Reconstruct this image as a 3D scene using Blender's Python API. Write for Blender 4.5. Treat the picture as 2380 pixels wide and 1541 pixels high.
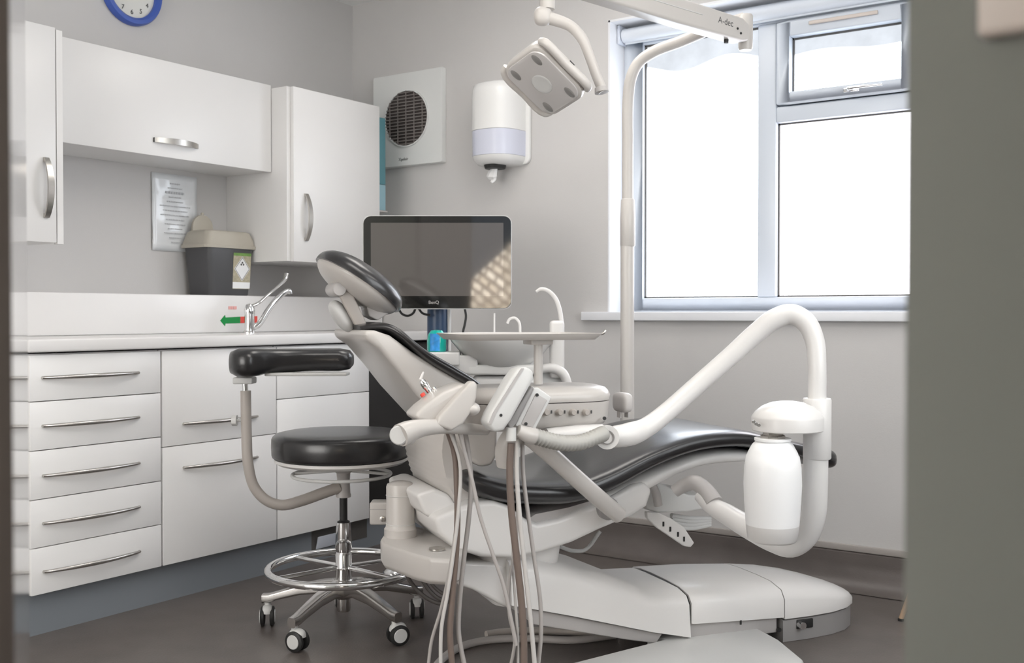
import bpy, bmesh, math, random
from math import sin, cos, tan, pi, radians as RD
from mathutils import Vector as V, Matrix, Quaternion
random.seed(7)
S = bpy.context.scene
for o in list(bpy.data.objects): bpy.data.objects.remove(o)
COL = S.collection

# ------------------------------------------------------------------ camera
YAW, PITCH, FPX = 0.60659, 0.016668, 2465.0
CAMP = V((3.65, 0.0, 1.0))
RR = V((cos(YAW), sin(YAW), 0)); FF = V((-sin(YAW), cos(YAW), 0))
FW = FF*cos(PITCH) - V((0,0,1))*sin(PITCH); UP = V((0,0,1))*cos(PITCH) + FF*sin(PITCH)
cd = bpy.data.cameras.new('camera'); cam = bpy.data.objects.new('camera', cd); COL.objects.link(cam)
cd.sensor_width = 36.0; cd.sensor_fit = 'HORIZONTAL'; cd.lens = FPX/2380*36.0
cd.clip_start = 0.02
cam.location = CAMP; cam.rotation_euler = (pi/2-PITCH, 0, YAW)
cd.dof.use_dof = True; cd.dof.focus_distance = 2.9; cd.dof.aperture_fstop = 6.5
S.camera = cam

# ------------------------------------------------------------------ colour management
S.view_settings.view_transform = 'Standard'; S.view_settings.look = 'None'
S.view_settings.gamma = 1.0; S.view_settings.use_curve_mapping = False
S.view_settings.exposure = 0.0

# ------------------------------------------------------------------ world
w = bpy.data.worlds.new('world'); S.world = w; w.use_nodes = True
w.node_tree.nodes['Background'].inputs[0].default_value = (0.75, 0.85, 1.0, 1)
w.node_tree.nodes['Background'].inputs[1].default_value = 0.6
LIGHT_PANEL = 6.5      # radiance of the ceiling LED panels
LIGHT_REAR = 7.0       # radiance of the fill window added behind the camera
sd = bpy.data.lights.new('sun', 'SUN'); sd.energy = 120.0; sd.angle = RD(0.6); sd.color = (1.0, 0.93, 0.82)
sun = bpy.data.objects.new('sun', sd); COL.objects.link(sun); sun.location = (3.0, -6.0, 6.0)
sun.rotation_euler = V((0.45, 0.60, -0.66)).to_track_quat('-Z', 'Y').to_euler()
LIGHT_SIDE = 5.0       # radiance of the fill window added in the right wall
LIGHT_PANE = 6.0       # frosted daylight panes

# ------------------------------------------------------------------ materials
MATS = {}
def mat(name, col, rough=0.5, metal=0.0, spec=0.5, coat=0.0, bump=0.0, bscale=80.0, var=0.0, vscale=6.0, emit=0.0, ecol=None, trans=0.0, ior=1.45, coatr=0.05, stretch=None):
    if name in MATS: return MATS[name]
    m = bpy.data.materials.new(name); m.use_nodes = True; nt = m.node_tree; b = nt.nodes['Principled BSDF']
    c = (col[0], col[1], col[2], 1)
    b.inputs['Base Color'].default_value = c; b.inputs['Roughness'].default_value = rough
    b.inputs['Metallic'].default_value = metal; b.inputs['Specular IOR Level'].default_value = spec
    b.inputs['Coat Weight'].default_value = coat; b.inputs['Coat Roughness'].default_value = coatr
    b.inputs['Transmission Weight'].default_value = trans; b.inputs['IOR'].default_value = ior
    if emit:
        b.inputs['Emission Color'].default_value = (ecol or col)[:3] + (1,) if isinstance((ecol or col), tuple) else c
        b.inputs['Emission Strength'].default_value = emit
    tc = nt.nodes.new('ShaderNodeTexCoord')
    src = tc.outputs['Object']
    if stretch:
        mp = nt.nodes.new('ShaderNodeMapping'); mp.inputs['Scale'].default_value = stretch
        nt.links.new(src, mp.inputs['Vector']); src = mp.outputs['Vector']
    if var:
        n = nt.nodes.new('ShaderNodeTexNoise'); n.inputs['Scale'].default_value = vscale; n.inputs['Detail'].default_value = 4
        nt.links.new(src, n.inputs['Vector'])
        mr = nt.nodes.new('ShaderNodeMapRange'); mr.inputs['From Min'].default_value = 0.3; mr.inputs['From Max'].default_value = 0.7
        mr.inputs['To Min'].default_value = 1-var; mr.inputs['To Max'].default_value = 1+var
        nt.links.new(n.outputs['Fac'], mr.inputs['Value'])
        mx = nt.nodes.new('ShaderNodeVectorMath'); mx.operation = 'SCALE'; mx.inputs[0].default_value = col[:3]
        nt.links.new(mr.outputs['Result'], mx.inputs['Scale']); nt.links.new(mx.outputs['Vector'], b.inputs['Base Color'])
    if bump:
        n2 = nt.nodes.new('ShaderNodeTexNoise'); n2.inputs['Scale'].default_value = bscale; n2.inputs['Detail'].default_value = 3
        nt.links.new(src, n2.inputs['Vector'])
        bp = nt.nodes.new('ShaderNodeBump'); bp.inputs['Strength'].default_value = bump; bp.inputs['Distance'].default_value = 0.002
        nt.links.new(n2.outputs['Fac'], bp.inputs['Height']); nt.links.new(bp.outputs['Normal'], b.inputs['Normal'])
    MATS[name] = m; return m
WALL = mat('wall_paint', (0.56, 0.548, 0.54), 0.75, bump=0.15, bscale=220, var=0.015, vscale=2)
WALLSHADE = mat('wall_paint_shaded', (0.22, 0.228, 0.21), 0.7, bump=0.15, bscale=220)  # wall paint darkened: shade on the near wall is put into the colour
CEIL = mat('ceiling_paint', (0.87, 0.87, 0.86), 0.8, bump=0.1, bscale=200)
FLOOR = mat('vinyl_floor', (0.125, 0.108, 0.100), 0.36, bump=0.25, bscale=160, var=0.10, vscale=9)
CAPM = mat('cap_strip', (0.36, 0.33, 0.31), 0.4, bump=0.05)
TRIMW = mat('white_trim', (0.74, 0.75, 0.78), 0.35, bump=0.03)
UPVC = mat('upvc', (0.60, 0.645, 0.71), 0.28, bump=0.02)
CAB = mat('white_laminate', (0.76, 0.75, 0.74), 0.32, bump=0.02, bscale=30)
CABSHADE = mat('dark_gap', (0.10, 0.095, 0.09), 0.6, bump=0.05)
TOPM = mat('worktop_laminate', (0.78, 0.77, 0.765), 0.25, bump=0.02, bscale=60)
PLINTH = mat('grey_plinth', (0.22, 0.24, 0.265), 0.35, bump=0.05, stretch=(1,1,1))
BLACKP = mat('black_panel', (0.018, 0.017, 0.017), 0.35, bump=0.03)
STEEL = mat('brushed_steel', (0.52, 0.50, 0.47), 0.27, metal=1.0, bump=0.05, bscale=300)
CHROME = mat('chrome', (0.78, 0.78, 0.78), 0.08, metal=1.0, bump=0.01)
ALU = mat('polished_aluminium', (0.62, 0.60, 0.58), 0.22, metal=1.0, bump=0.02)
PLAST = mat('chair_white_plastic', (0.72, 0.705, 0.69), 0.28, bump=0.015, bscale=60)
PLASTC = mat('cream_grey_plastic', (0.54, 0.515, 0.49), 0.28, bump=0.015, bscale=60)
CABLIT = mat('white_laminate_lit', (0.88, 0.875, 0.87), 0.30, bump=0.02, bscale=30)  # cabinet white brightened: light on the base fronts is put into the colour
PLASTG = mat('grey_plastic', (0.46, 0.44, 0.43), 0.35, bump=0.03)
PLASTD = mat('base_grey_plastic', (0.30, 0.29, 0.285), 0.4, bump=0.03)
PLASTL = mat('light_grey_plastic', (0.62, 0.62, 0.61), 0.38, bump=0.08, bscale=400)
BEIGE = mat('beige_arm', (0.42, 0.385, 0.355), 0.35, bump=0.02)
LAMPW = mat('lamp_white', (0.56, 0.535, 0.51), 0.3, bump=0.02)
BLACKU = mat('black_upholstery', (0.015, 0.0145, 0.016), 0.30, spec=0.7, coat=0.25, coatr=0.2, bump=0.08, bscale=120)
BLACKR = mat('black_rubber', (0.02, 0.02, 0.02), 0.5, bump=0.05)
DARKG = mat('dark_grey_bin', (0.075, 0.075, 0.08), 0.4, bump=0.05)
BINLID = mat('beige_lid', (0.44, 0.41, 0.35), 0.45, bump=0.04)
PAPER = mat('paper', (0.82, 0.83, 0.84), 0.5, bump=0.05, bscale=40)
SLEEVE = mat('plastic_sleeve', (0.74, 0.76, 0.78), 0.12, bump=0.5, bscale=14, coat=0.3)
INKL = mat('faded_ink', (0.50, 0.51, 0.53), 0.6, bump=0.02)
INK = mat('dark_ink', (0.08, 0.08, 0.08), 0.6, bump=0.02)
BLUEF = mat('blue_clock_rim', (0.055, 0.11, 0.42), 0.35, bump=0.03)
CLOCKF = mat('clock_face', (0.72, 0.72, 0.68), 0.4, bump=0.02)
TEAL = mat('teal_card', (0.10, 0.25, 0.29), 0.5, var=0.08)
TEALL = mat('light_blue_card', (0.28, 0.45, 0.52), 0.5, var=0.08)
GREEN = mat('green_vinyl', (0.0, 0.26, 0.05), 0.4, bump=0.02)
RED = mat('red_vinyl', (0.75, 0.08, 0.06), 0.4, bump=0.02)
PINK = mat('pale_red_print', (0.80, 0.42, 0.40), 0.5, bump=0.02)
LGREEN = mat('label_green', (0.16, 0.30, 0.08), 0.5, var=0.2, vscale=60)
LTAN = mat('label_tan', (0.42, 0.38, 0.28), 0.5, var=0.15, vscale=90)
BOTT = mat('teal_liquid', (0.0, 0.42, 0.36), 0.12, coat=0.4, bump=0.02)
BOTL = mat('blue_label', (0.04, 0.30, 0.72), 0.35, var=0.3, vscale=50)
NAVY = mat('navy_column', (0.018, 0.045, 0.10), 0.35, bump=0.02)
BEZEL = mat('black_bezel', (0.012, 0.012, 0.011), 0.05, spec=1.0, bump=0.0)
SCREEN = mat('screen_painted_haze', (0.105, 0.096, 0.090), 0.04, spec=1.0, bump=0.0)  # reflected room haze on the switched-off screen, painted as its base grey
HOSEG = mat('grey_hose', (0.40, 0.375, 0.36), 0.45, bump=0.03)
HOSEL = mat('light_hose', (0.55, 0.53, 0.51), 0.4, bump=0.03)
HOSEB = mat('brown_hose', (0.17, 0.13, 0.11), 0.45, bump=0.03)
HOSED = mat('dark_hose', (0.07, 0.062, 0.058), 0.4, bump=0.03)
CORR = mat('corrugated_hose', (0.50, 0.49, 0.46), 0.45, bump=0.02)
BOTTLE = mat('milky_bottle', (0.90, 0.90, 0.90), 0.3, bump=0.01)
BOTTLE.node_tree.nodes['Principled BSDF'].inputs['Subsurface Weight'].default_value = 0.5
BOTTLE.node_tree.nodes['Principled BSDF'].inputs['Subsurface Radius'].default_value = (0.05, 0.05, 0.05)
CERAM = mat('white_bowl', (0.80, 0.79, 0.77), 0.15, bump=0.01)
LENS = mat('lamp_lens', (0.56, 0.54, 0.53), 0.15, coat=0.5, bump=0.02)
LED = mat('led_well', (0.30, 0.29, 0.28), 0.3, metal=0.3, bump=0.02)
TAN = mat('tan_wood', (0.42, 0.28, 0.18), 0.5, var=0.15)
DOORG = mat('gloss_door', (0.30, 0.29, 0.285), 0.09, spec=0.7, bump=0.01, coat=0.6, coatr=0.09)
DOORE = mat('dark_door_edge', (0.10, 0.085, 0.08), 0.5, var=0.1, stretch=(40,40,1))
SWITCH = mat('cream_switch', (0.62, 0.55, 0.50), 0.4, bump=0.02)
FANW = mat('fan_white', (0.70, 0.71, 0.70), 0.4, bump=0.02)
FANDK = mat('fan_dark', (0.045, 0.036, 0.034), 0.5, bump=0.05)
FANG = mat('fan_grille', (0.20, 0.18, 0.17), 0.45, bump=0.02)
DISPW = mat('dispenser_white', (0.76, 0.76, 0.75), 0.22, bump=0.01)
DISPB = mat('dispenser_tint', (0.60, 0.62, 0.72), 0.15, bump=0.01)
TISSUE = mat('tissue', (0.84, 0.84, 0.84), 0.8, bump=0.4, bscale=60)
BLIND = mat('blind_fabric', (0.66, 0.70, 0.76), 0.5, bump=0.1, bscale=100)
VENTW = mat('pale_blue_flap', (0.62, 0.66, 0.74), 0.3, bump=0.02)
LEDP = mat('led_panel', (0.9, 0.88, 0.84), 0.4, emit=LIGHT_PANEL, ecol=(1.0, 0.955, 0.90))
SIDEP = mat('side_fill_pane', (0.1, 0.1, 0.1), 0.6, emit=LIGHT_SIDE, ecol=(0.95, 0.98, 1.0))
REARP = mat('rear_fill_pane', (0.1, 0.1, 0.1), 0.6, emit=LIGHT_REAR, ecol=(1.0, 0.97, 0.93))
def pane_mat(name, col, zedge, amp, freq, phase, x0):
    m = bpy.data.materials.new(name); m.use_nodes = True; nt = m.node_tree; b = nt.nodes['Principled BSDF']
    b.inputs['Base Color'].default_value = (0.06, 0.06, 0.06, 1); b.inputs['Roughness'].default_value = 0.6; b.inputs['Specular IOR Level'].default_value = 0.2
    tc = nt.nodes.new('ShaderNodeTexCoord'); sp = nt.nodes.new('ShaderNodeSeparateXYZ'); nt.links.new(tc.outputs['Object'], sp.inputs[0])
    def mth(op, a, b_=None, c_=None):
        n = nt.nodes.new('ShaderNodeMath'); n.operation = op
        for i, x in enumerate((a, b_, c_)):
            if x is None: continue
            if isinstance(x, (int, float)): n.inputs[i].default_value = x
            else: nt.links.new(x, n.inputs[i])
        return n.outputs[0]
    s1 = mth('SINE', mth('MULTIPLY_ADD', sp.outputs[0], freq, phase))
    edge = mth('MULTIPLY_ADD', s1, amp, zedge)
    above = mth('MULTIPLY', mth('SUBTRACT', sp.outputs[2], edge), 120.0)
    n_ = nt.nodes.new('ShaderNodeClamp'); nt.links.new(above, n_.inputs[0])
    no = nt.nodes.new('ShaderNodeTexNoise'); no.inputs['Scale'].default_value = 9; no.inputs['Detail'].default_value = 6
    nt.links.new(tc.outputs['Object'], no.inputs['Vector'])
    dark = mth('MULTIPLY_ADD', no.outputs['Fac'], 0.5, 0.60)      # film edge: outdoors seen less evenly scattered
    inv = mth('SUBTRACT', 1.0, n_.outputs[0])
    st = mth('ADD', mth('MULTIPLY', inv, LIGHT_PANE), mth('MULTIPLY', n_.outputs[0], dark))
    b.inputs['Emission Color'].default_value = col + (1,)
    nt.links.new(st, b.inputs['Emission Strength'])
    return m

# ------------------------------------------------------------------ geometry helpers
class G:
    def __init__(s): s.v = []; s.f = []
    def add(s, vs, fs):
        k = len(s.v); s.v += [V(p) for p in vs]; s.f += [tuple(i+k for i in f) for f in fs]; return s
    def box(s, a, b):
        x0,y0,z0 = a; x1,y1,z1 = b
        vs = [(x0,y0,z0),(x1,y0,z0),(x1,y1,z0),(x0,y1,z0),(x0,y0,z1),(x1,y0,z1),(x1,y1,z1),(x0,y1,z1)]
        return s.add(vs, [(0,3,2,1),(4,5,6,7),(0,1,5,4),(1,2,6,5),(2,3,7,6),(3,0,4,7)])
    def obox(s, c, ax, ay, az):          # oriented box: centre and three half-vectors
        c,ax,ay,az = map(V,(c,ax,ay,az)); vs = []
        for k in (-1,1):
            for (i,j) in ((-1,-1),(1,-1),(1,1),(-1,1)): vs.append(c+ax*i+ay*j+az*k)
        return s.add(vs, [(0,3,2,1),(4,5,6,7),(0,1,5,4),(1,2,6,5),(2,3,7,6),(3,0,4,7)])
    def prism(s, poly, lo, hi, ax='y'):   # polygon (a,b), extruded along ax
        n = len(poly); f = {'y': lambda p,t:(p[0],t,p[1]), 'x': lambda p,t:(t,p[0],p[1]), 'z': lambda p,t:(p[0],p[1],t)}[ax]
        vs = [f(p,lo) for p in poly] + [f(p,hi) for p in poly]
        fs = [tuple(range(n)), tuple(range(2*n-1, n-1, -1))] + [(i,(i+1)%n,(i+1)%n+n,i+n) for i in range(n)]
        return s.add(vs, fs)
    def tube(s, path, r, n=16, closed=False, cap=True, sm=6, flat=None, up=None):
        P = [V(p) for p in path]
        R_ = list(r) if isinstance(r,(list,tuple)) else [r]*len(P)
        if sm > 1 and len(P) > 2:
            Q = []; T = []; m = len(P)
            rng = range(m if closed else m-1)
            for i in rng:
                g = lambda k: P[k % m] if closed else P[min(max(k,0),m-1)]
                h = lambda k: R_[k % m] if closed else R_[min(max(k,0),m-1)]
                p0,p1,p2,p3 = g(i-1),g(i),g(i+1),g(i+2)
                d1 = max((p2-p1).length,1e-6); d0 = max((p1-p0).length,1e-6) if (p1-p0).length>1e-6 else d1; d2 = (p3-p2).length if (p3-p2).length>1e-6 else d1
                m1 = (p2-p1)/d1*0.5+(p1-p0)/d0*0.5 if (p1-p0).length>1e-6 else (p2-p1)/d1
                m2 = (p2-p1)/d1*0.5+(p3-p2)/d2*0.5 if (p3-p2).length>1e-6 else (p2-p1)/d1
                for j in range(sm):
                    t = j/sm; a=2*t**3-3*t**2+1; b=t**3-2*t**2+t; c=-2*t**3+3*t**2; e=t**3-t**2
                    Q.append(p1*a+m1*(b*d1)+p2*c+m2*(e*d1)); T.append(h(i)*(1-t)+h(i+1)*t)
            if not closed: Q.append(P[-1]); T.append(R_[-1])
            P, R_ = Q, T
        m = len(P); vs = []; fs = []
        tg = [((P[(i+1)%m] if closed or i<m-1 else P[i]) - (P[i-1] if closed or i>0 else P[i])).normalized() for i in range(m)]
        u = V(up) if up else (V((0,0,1)) if abs(tg[0].z)<0.9 else V((1,0,0)))
        u = (u - tg[0]*u.dot(tg[0])).normalized()
        for i in range(m):
            if i:
                q = tg[i-1].rotation_difference(tg[i]); u = q @ u; u = (u - tg[i]*u.dot(tg[i])).normalized()
            wv = tg[i].cross(u)
            for k in range(n):
                a = 2*pi*k/n; ru = R_[i]; rw = R_[i]*(flat or 1)
                vs.append(P[i]+u*(cos(a)*ru)+wv*(sin(a)*rw))
        for i in range(m if closed else m-1):
            for k in range(n):
                a = i*n+k; b = i*n+(k+1)%n; c = ((i+1)%m)*n+(k+1)%n; d = ((i+1)%m)*n+k; fs.append((a,b,c,d))
        if not closed and cap: fs += [tuple(range(n-1,-1,-1)), tuple(range((m-1)*n, m*n))]
        return s.add(vs, fs)
    def lathe(s, prof, c=(0,0,0), axis=(0,0,1), n=32):   # prof [(r, h)]
        ax = V(axis).normalized(); t = V((1,0,0)) if abs(ax.x)<0.9 else V((0,1,0)); a = (t-ax*t.dot(ax)).normalized(); b = ax.cross(a); c = V(c)
        vs = []; fs = []; m = len(prof)
        for (r,h) in prof:
            for k in range(n):
                q = 2*pi*k/n; vs.append(c+ax*h+a*(r*cos(q))+b*(r*sin(q)))
        for i in range(m-1):
            for k in range(n): fs.append((i*n+k, i*n+(k+1)%n, (i+1)*n+(k+1)%n, (i+1)*n+k))
        if prof[0][0] > 1e-5: fs.append(tuple(range(n-1,-1,-1)))
        if prof[-1][0] > 1e-5: fs.append(tuple(range((m-1)*n, m*n)))
        return s.add(vs, fs)
    def loft(s, secs, cap=True, closed=False):
        n = len(secs[0]); m = len(secs); vs = [p for q in secs for p in q]; fs = []
        for i in range(m if closed else m-1):
            for k in range(n): fs.append((i*n+k, i*n+(k+1)%n, ((i+1)%m)*n+(k+1)%n, ((i+1)%m)*n+k))
        if cap and not closed: fs += [tuple(range(n-1,-1,-1)), tuple(range((m-1)*n, m*n))]
        return s.add(vs, fs)
    def ell(s, c, ax, ay, az, e=2.0, nu=28, nv=16, lo=-pi/2, hi=pi/2):   # superellipsoid with half-axis vectors
        c,ax,ay,az = map(V,(c,ax,ay,az)); sg = lambda x,p: math.copysign(abs(x)**p, x); secs = []; p = 2/e
        for i in range(nv+1):
            t = lo+(hi-lo)*i/nv; ct = sg(cos(t),p) if i not in (0,nv) or abs(cos(t))>1e-3 else 1e-4; st = sg(sin(t),p)
            secs.append([c+ax*(ct*sg(cos(2*pi*k/nu),p))+ay*(ct*sg(sin(2*pi*k/nu),p))+az*st for k in range(nu)])
        return s.loft(secs)
    def ob(s, name, m, parent=None, M=None, bevel=0.0, seg=3, sub=0, ang=38, smooth=True, bang=28):
        me = bpy.data.meshes.new(name); bm = bmesh.new()
        T = M if M is not None else Matrix()
        if parent is not None: T = parent['_'] @ T if False else (ROOT.get(parent.name, Matrix()).inverted() @ T)
        vv = [bm.verts.new(T @ p) for p in s.v]
        for f in s.f:
            try: bm.faces.new([vv[i] for i in f])
            except ValueError: pass
        bmesh.ops.remove_doubles(bm, verts=bm.verts, dist=1e-6)
        bmesh.ops.recalc_face_normals(bm, faces=bm.faces)
        if bevel:
            es = [e for e in bm.edges if len(e.link_faces)==2 and e.calc_face_angle(0) > RD(bang)]
            bmesh.ops.bevel(bm, geom=es, offset=bevel, segments=seg, profile=0.5, affect='EDGES', clamp_overlap=True)
            bmesh.ops.recalc_face_normals(bm, faces=bm.faces)
        bm.to_mesh(me); bm.free()
        if smooth:
            for p in me.polygons: p.use_smooth = True
            me.set_sharp_from_angle(angle=RD(ang))
        me.materials.append(m)
        o = bpy.data.objects.new(name, me); COL.objects.link(o)
        if parent is not None:
            o.parent = parent; ROOT[o.name] = ROOT.get(parent.name, Matrix())
        if sub:
            md = o.modifiers.new('smooth', 'SUBSURF'); md.levels = sub; md.render_levels = sub
        return o
ROOT = {}
def thing(name, label, cat, M=None, group=None):
    o = bpy.data.objects.new(name, None); COL.objects.link(o); o.empty_display_size = 0.1
    if M is None: M = Matrix()
    elif not isinstance(M, Matrix): M = Matrix.Translation(V(M))
    o.matrix_world = M; ROOT[o.name] = M.copy()
    o['label'] = label; o['category'] = cat
    if group: o['group'] = group
    return o
def tag(o, label, cat, group=None):
    o['label'] = label; o['category'] = cat
    if group: o['group'] = group
    return o
def struct(o): o['kind'] = 'structure'; return o
def at(px, py, d):      # world point at forward distance d
    return CAMP + (FW + RR*((px-1190)/FPX) - UP*((py-770.5)/FPX))*d
def text(name, body, size, m, parent, M, ext=0.0004):
    c = bpy.data.curves.new(name, 'FONT'); c.body = body; c.size = size; c.extrude = ext; c.align_x = 'CENTER'; c.align_y = 'CENTER'
    tmp = bpy.data.objects.new(name, c); me = bpy.data.meshes.new_from_object(tmp); bpy.data.objects.remove(tmp)
    me.materials.clear(); me.materials.append(m); o = bpy.data.objects.new(name, me); COL.objects.link(o)
    o.parent = parent; o.matrix_local = ROOT[parent.name].inverted() @ M; ROOT[o.name] = ROOT[parent.name]
    return o
def frame(o, x, y, z):
    M = Matrix.Identity(4)
    for i, a in enumerate((x, y, z)):
        for j in range(3): M[j][i] = a[j]
    for j in range(3): M[j][3] = o[j]
    return M
def rrect(w_, h_, r, n=5):
    out = []
    for (cx, cy, a0) in ((w_-r, h_-r, 0), (-w_+r, h_-r, 90), (-w_+r, -h_+r, 180), (w_-r, -h_+r, 270)):
        for k in range(n+1):
            a = RD(a0+90*k/n); out.append((cx+r*cos(a), cy+r*sin(a)))
    return out

# ================================================================== SETTING
WY = 3.88; CH = 2.52
struct(G().box((-0.1,-2.9,-0.06), (4.5,4.2,0.0)).ob('floor', FLOOR))
struct(G().box((-0.1,-2.9,CH), (4.5,4.2,CH+0.06)).ob('ceiling', CEIL))
struct(G().box((-0.12,-2.9,0), (0.0,4.2,CH)).ob('wall_left', WALL))
g = G(); g.box((4.35,-2.9,0),(4.5,-2.3,CH)); g.box((4.35,-0.85,0),(4.5,1.0,CH)); g.box((4.35,-2.3,0),(4.5,-0.85,0.7)); g.box((4.35,-2.3,2.0),(4.5,-0.85,CH)); g.box((4.35,2.9,0),(4.5,4.2,CH)); g.box((4.35,1.0,0),(4.5,2.9,0.85)); g.box((4.35,1.0,2.25),(4.5,2.9,CH)); struct(g.ob('wall_right', WALL, smooth=False))
wx0, wx1, wz0, wz1 = 1.448, 2.74, 1.008, 2.222
g = G(); T_ = 0.22
g.box((0,WY,0), (wx0,WY+T_,CH)); g.box((wx1,WY,0), (4.35,WY+T_,CH)); g.box((wx0,WY,0), (wx1,WY+T_,wz0-0.003)); g.box((wx0,WY,wz1), (wx1,WY+T_,CH))
struct(g.ob('wall_back', WALL, smooth=False))
# lining of the window recess (white gloss) and sill board
g = G(); g.box((wx0-0.001,WY-0.002,wz0), (wx0+0.008,WY+0.2,wz1)); g.box((wx1-0.008,WY-0.002,wz0), (wx1+0.001,WY+0.2,wz1)); g.box((wx0,WY-0.002,wz1-0.008), (wx1,WY+0.2,wz1+0.001))
struct(g.ob('trim_1', TRIMW, smooth=False))
struct(G().box((1.335,WY-0.035,0.972), (2.86,WY+0.15,1.008)).ob('trim_2', TRIMW, bevel=0.004))
# coved vinyl skirting with a cap strip
def cove(name, pts_fn, a, b):
    prof = [(0.0,0.0)] + [(0.09-0.075*sin(RD(t)), 0.092-0.09*cos(RD(t))) for t in range(0,91,10)] + [(0.015,0.128),(0.0,0.135)]
    g = G(); secs = [[pts_fn(d,z,t) for d,z in prof] for t in (a,b)]; g.loft(secs); return struct(g.ob(name, FLOOR))
cove('baseboard_back', lambda d,z,t: (t, WY-d, z+0.0005), 0.62, 4.34)
cove('baseboard_right', lambda d,z,t: (4.35-d, t, z+0.0005), 0.75, WY-0.1)
struct(G().box((0.62,WY-0.012,0.134), (4.34,WY,0.158)).ob('trim_3', CAPM, bevel=0.003))
# front wall with the doorway the camera looks through, and the corridor behind it
WF0, WF1 = 0.54, 0.66
PRX = CAMP.x - (WF0)*tan(YAW - math.atan((2113-1190)/FPX))
PRE = PRX - 0.0015
struct(G().box((PRE,WF0,0), (4.35,WF1,CH)).ob('wall_front', WALLSHADE, smooth=False))
struct(G().box((3.20,-2.7,0), (3.28,-0.35,CH)).ob('wall_added_shade', WALLSHADE, smooth=False))  # unseen partition, added to shade the near wall from the rear fill
# rear wall behind the camera, with an unseen window added for fill light
RY = -2.7
g = G(); g.box((0,RY-0.15,0),(4.35,RY,0.45)); g.box((0,RY-0.15,2.35),(4.35,RY,CH)); g.box((0,RY-0.15,0.45),(0.25,RY,2.35)); g.box((3.1,RY-0.15,0.45),(4.35,RY,2.35))
struct(g.ob('wall_rear', WALL, smooth=False))
g = G(); 
for x in (0.25,1.18,2.11,3.04): g.box((x,RY-0.10,0.45),(x+0.06,RY-0.03,2.35))
g.box((0.25,RY-0.10,0.45),(3.1,RY-0.03,0.51)); g.box((0.25,RY-0.10,2.29),(3.1,RY-0.03,2.35))
w2 = bpy.data.objects.new('window_fill_rear', None); COL.objects.link(w2); w2['kind'] = 'structure'
g.ob('frame', UPVC, w2, bevel=0.005)
G().box((0.25,RY-0.12,0.45),(3.1,RY-0.11,2.35)).ob('pane', REARP, w2, smooth=False)

# opening in the right wall behind the camera and the sunlit garden wall outside it (seen in the monitor)
struct(G().box((4.5,-7.0,-0.06), (9.0,2.0,-0.001)).ob('floor_outside', CAPM, smooth=False))
STONE = mat('painted_stone', (0.80, 0.76, 0.70), 0.8)
nt = STONE.node_tree; br = nt.nodes.new('ShaderNodeTexBrick'); tc = nt.nodes.new('ShaderNodeTexCoord'); sp0 = nt.nodes.new('ShaderNodeSeparateXYZ'); cb0 = nt.nodes.new('ShaderNodeCombineXYZ')
nt.links.new(tc.outputs['Object'], sp0.inputs[0]); nt.links.new(sp0.outputs[1], cb0.inputs[0]); nt.links.new(sp0.outputs[2], cb0.inputs[1]); mp0 = nt.nodes.new('ShaderNodeMapping'); mp0.inputs['Rotation'].default_value = (0,0,RD(24)); nt.links.new(cb0.outputs[0], mp0.inputs['Vector']); nt.links.new(mp0.outputs[0], br.inputs['Vector'])
br.inputs['Scale'].default_value = 1.0; br.inputs['Brick Width'].default_value = 0.20; br.inputs['Row Height'].default_value = 0.105; br.inputs['Mortar Size'].default_value = 0.030; br.inputs['Mortar Smooth'].default_value = 0.4
br.inputs['Color1'].default_value = (0.86,0.82,0.76,1); br.inputs['Color2'].default_value = (0.60,0.54,0.46,1); br.inputs['Mortar'].default_value = (0.07,0.045,0.03,1)
nt.links.new(br.outputs['Color'], nt.nodes['Principled BSDF'].inputs['Base Color'])
gw = G().prism([(-4.6,0.0),(-4.6,0.72),(-3.36,1.27),(-2.30,1.755),(-1.2,2.2),(-1.2,0.0)], 5.3, 5.55, 'x').ob('wall_garden', STONE, smooth=False)
struct(gw)
w3 = bpy.data.objects.new('window_fill_side', None); COL.objects.link(w3); w3['kind'] = 'structure'  # unseen window, added to brighten the drawer fronts from the right
g = G()
for y in (1.0,1.915,2.83): g.box((4.40,y,0.85),(4.46,y+0.07,2.25))
g.box((4.40,1.0,0.85),(4.46,2.9,0.91)); g.box((4.40,1.0,2.19),(4.46,2.9,2.25))
g.ob('frame', UPVC, w3, bevel=0.005)
G().box((4.465,1.0,0.85),(4.475,2.9,2.25)).ob('pane', SIDEP, w3, smooth=False)

# ---- window
win = thing('window_1', 'white framed window of frosted panes with a small top opener', 'window', (wx0,WY+0.12,wz0)); win['kind'] = 'structure'
for k in ('label','category'): del win[k]
fy0, fy1 = WY+0.12, WY+0.19
ax0, ax1 = wx0+0.006, wx1-0.006
g = G()
g.box((ax0,fy0,1.009), (1.545,fy1,wz1-0.01)); g.box((2.665,fy0,1.009), (ax1,fy1,wz1-0.01))
g.box((1.545,fy0,1.009), (2.665,fy1,1.066)); g.box((1.545,fy0,2.133), (2.665,fy1,wz1-0.01))
g.box((2.055,fy0-0.004,1.066), (2.131,fy1,2.133)); g.box((2.131,fy0-0.004,1.744), (2.665,fy1,1.806))
g.ob('frame', UPVC, win, bevel=0.006)
g = G(); sy = fy0-0.018
g.box((2.135,sy,1.812), (2.187,fy1-0.01,2.128)); g.box((2.607,sy,1.812), (2.660,fy1-0.01,2.128)); g.box((2.187,sy,1.812), (2.607,fy1-0.01,1.857)); g.box((2.187,sy,2.069), (2.607,fy1-0.01,2.128))
g.ob('opening_sash', UPVC, win, bevel=0.006)
g = G()
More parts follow.
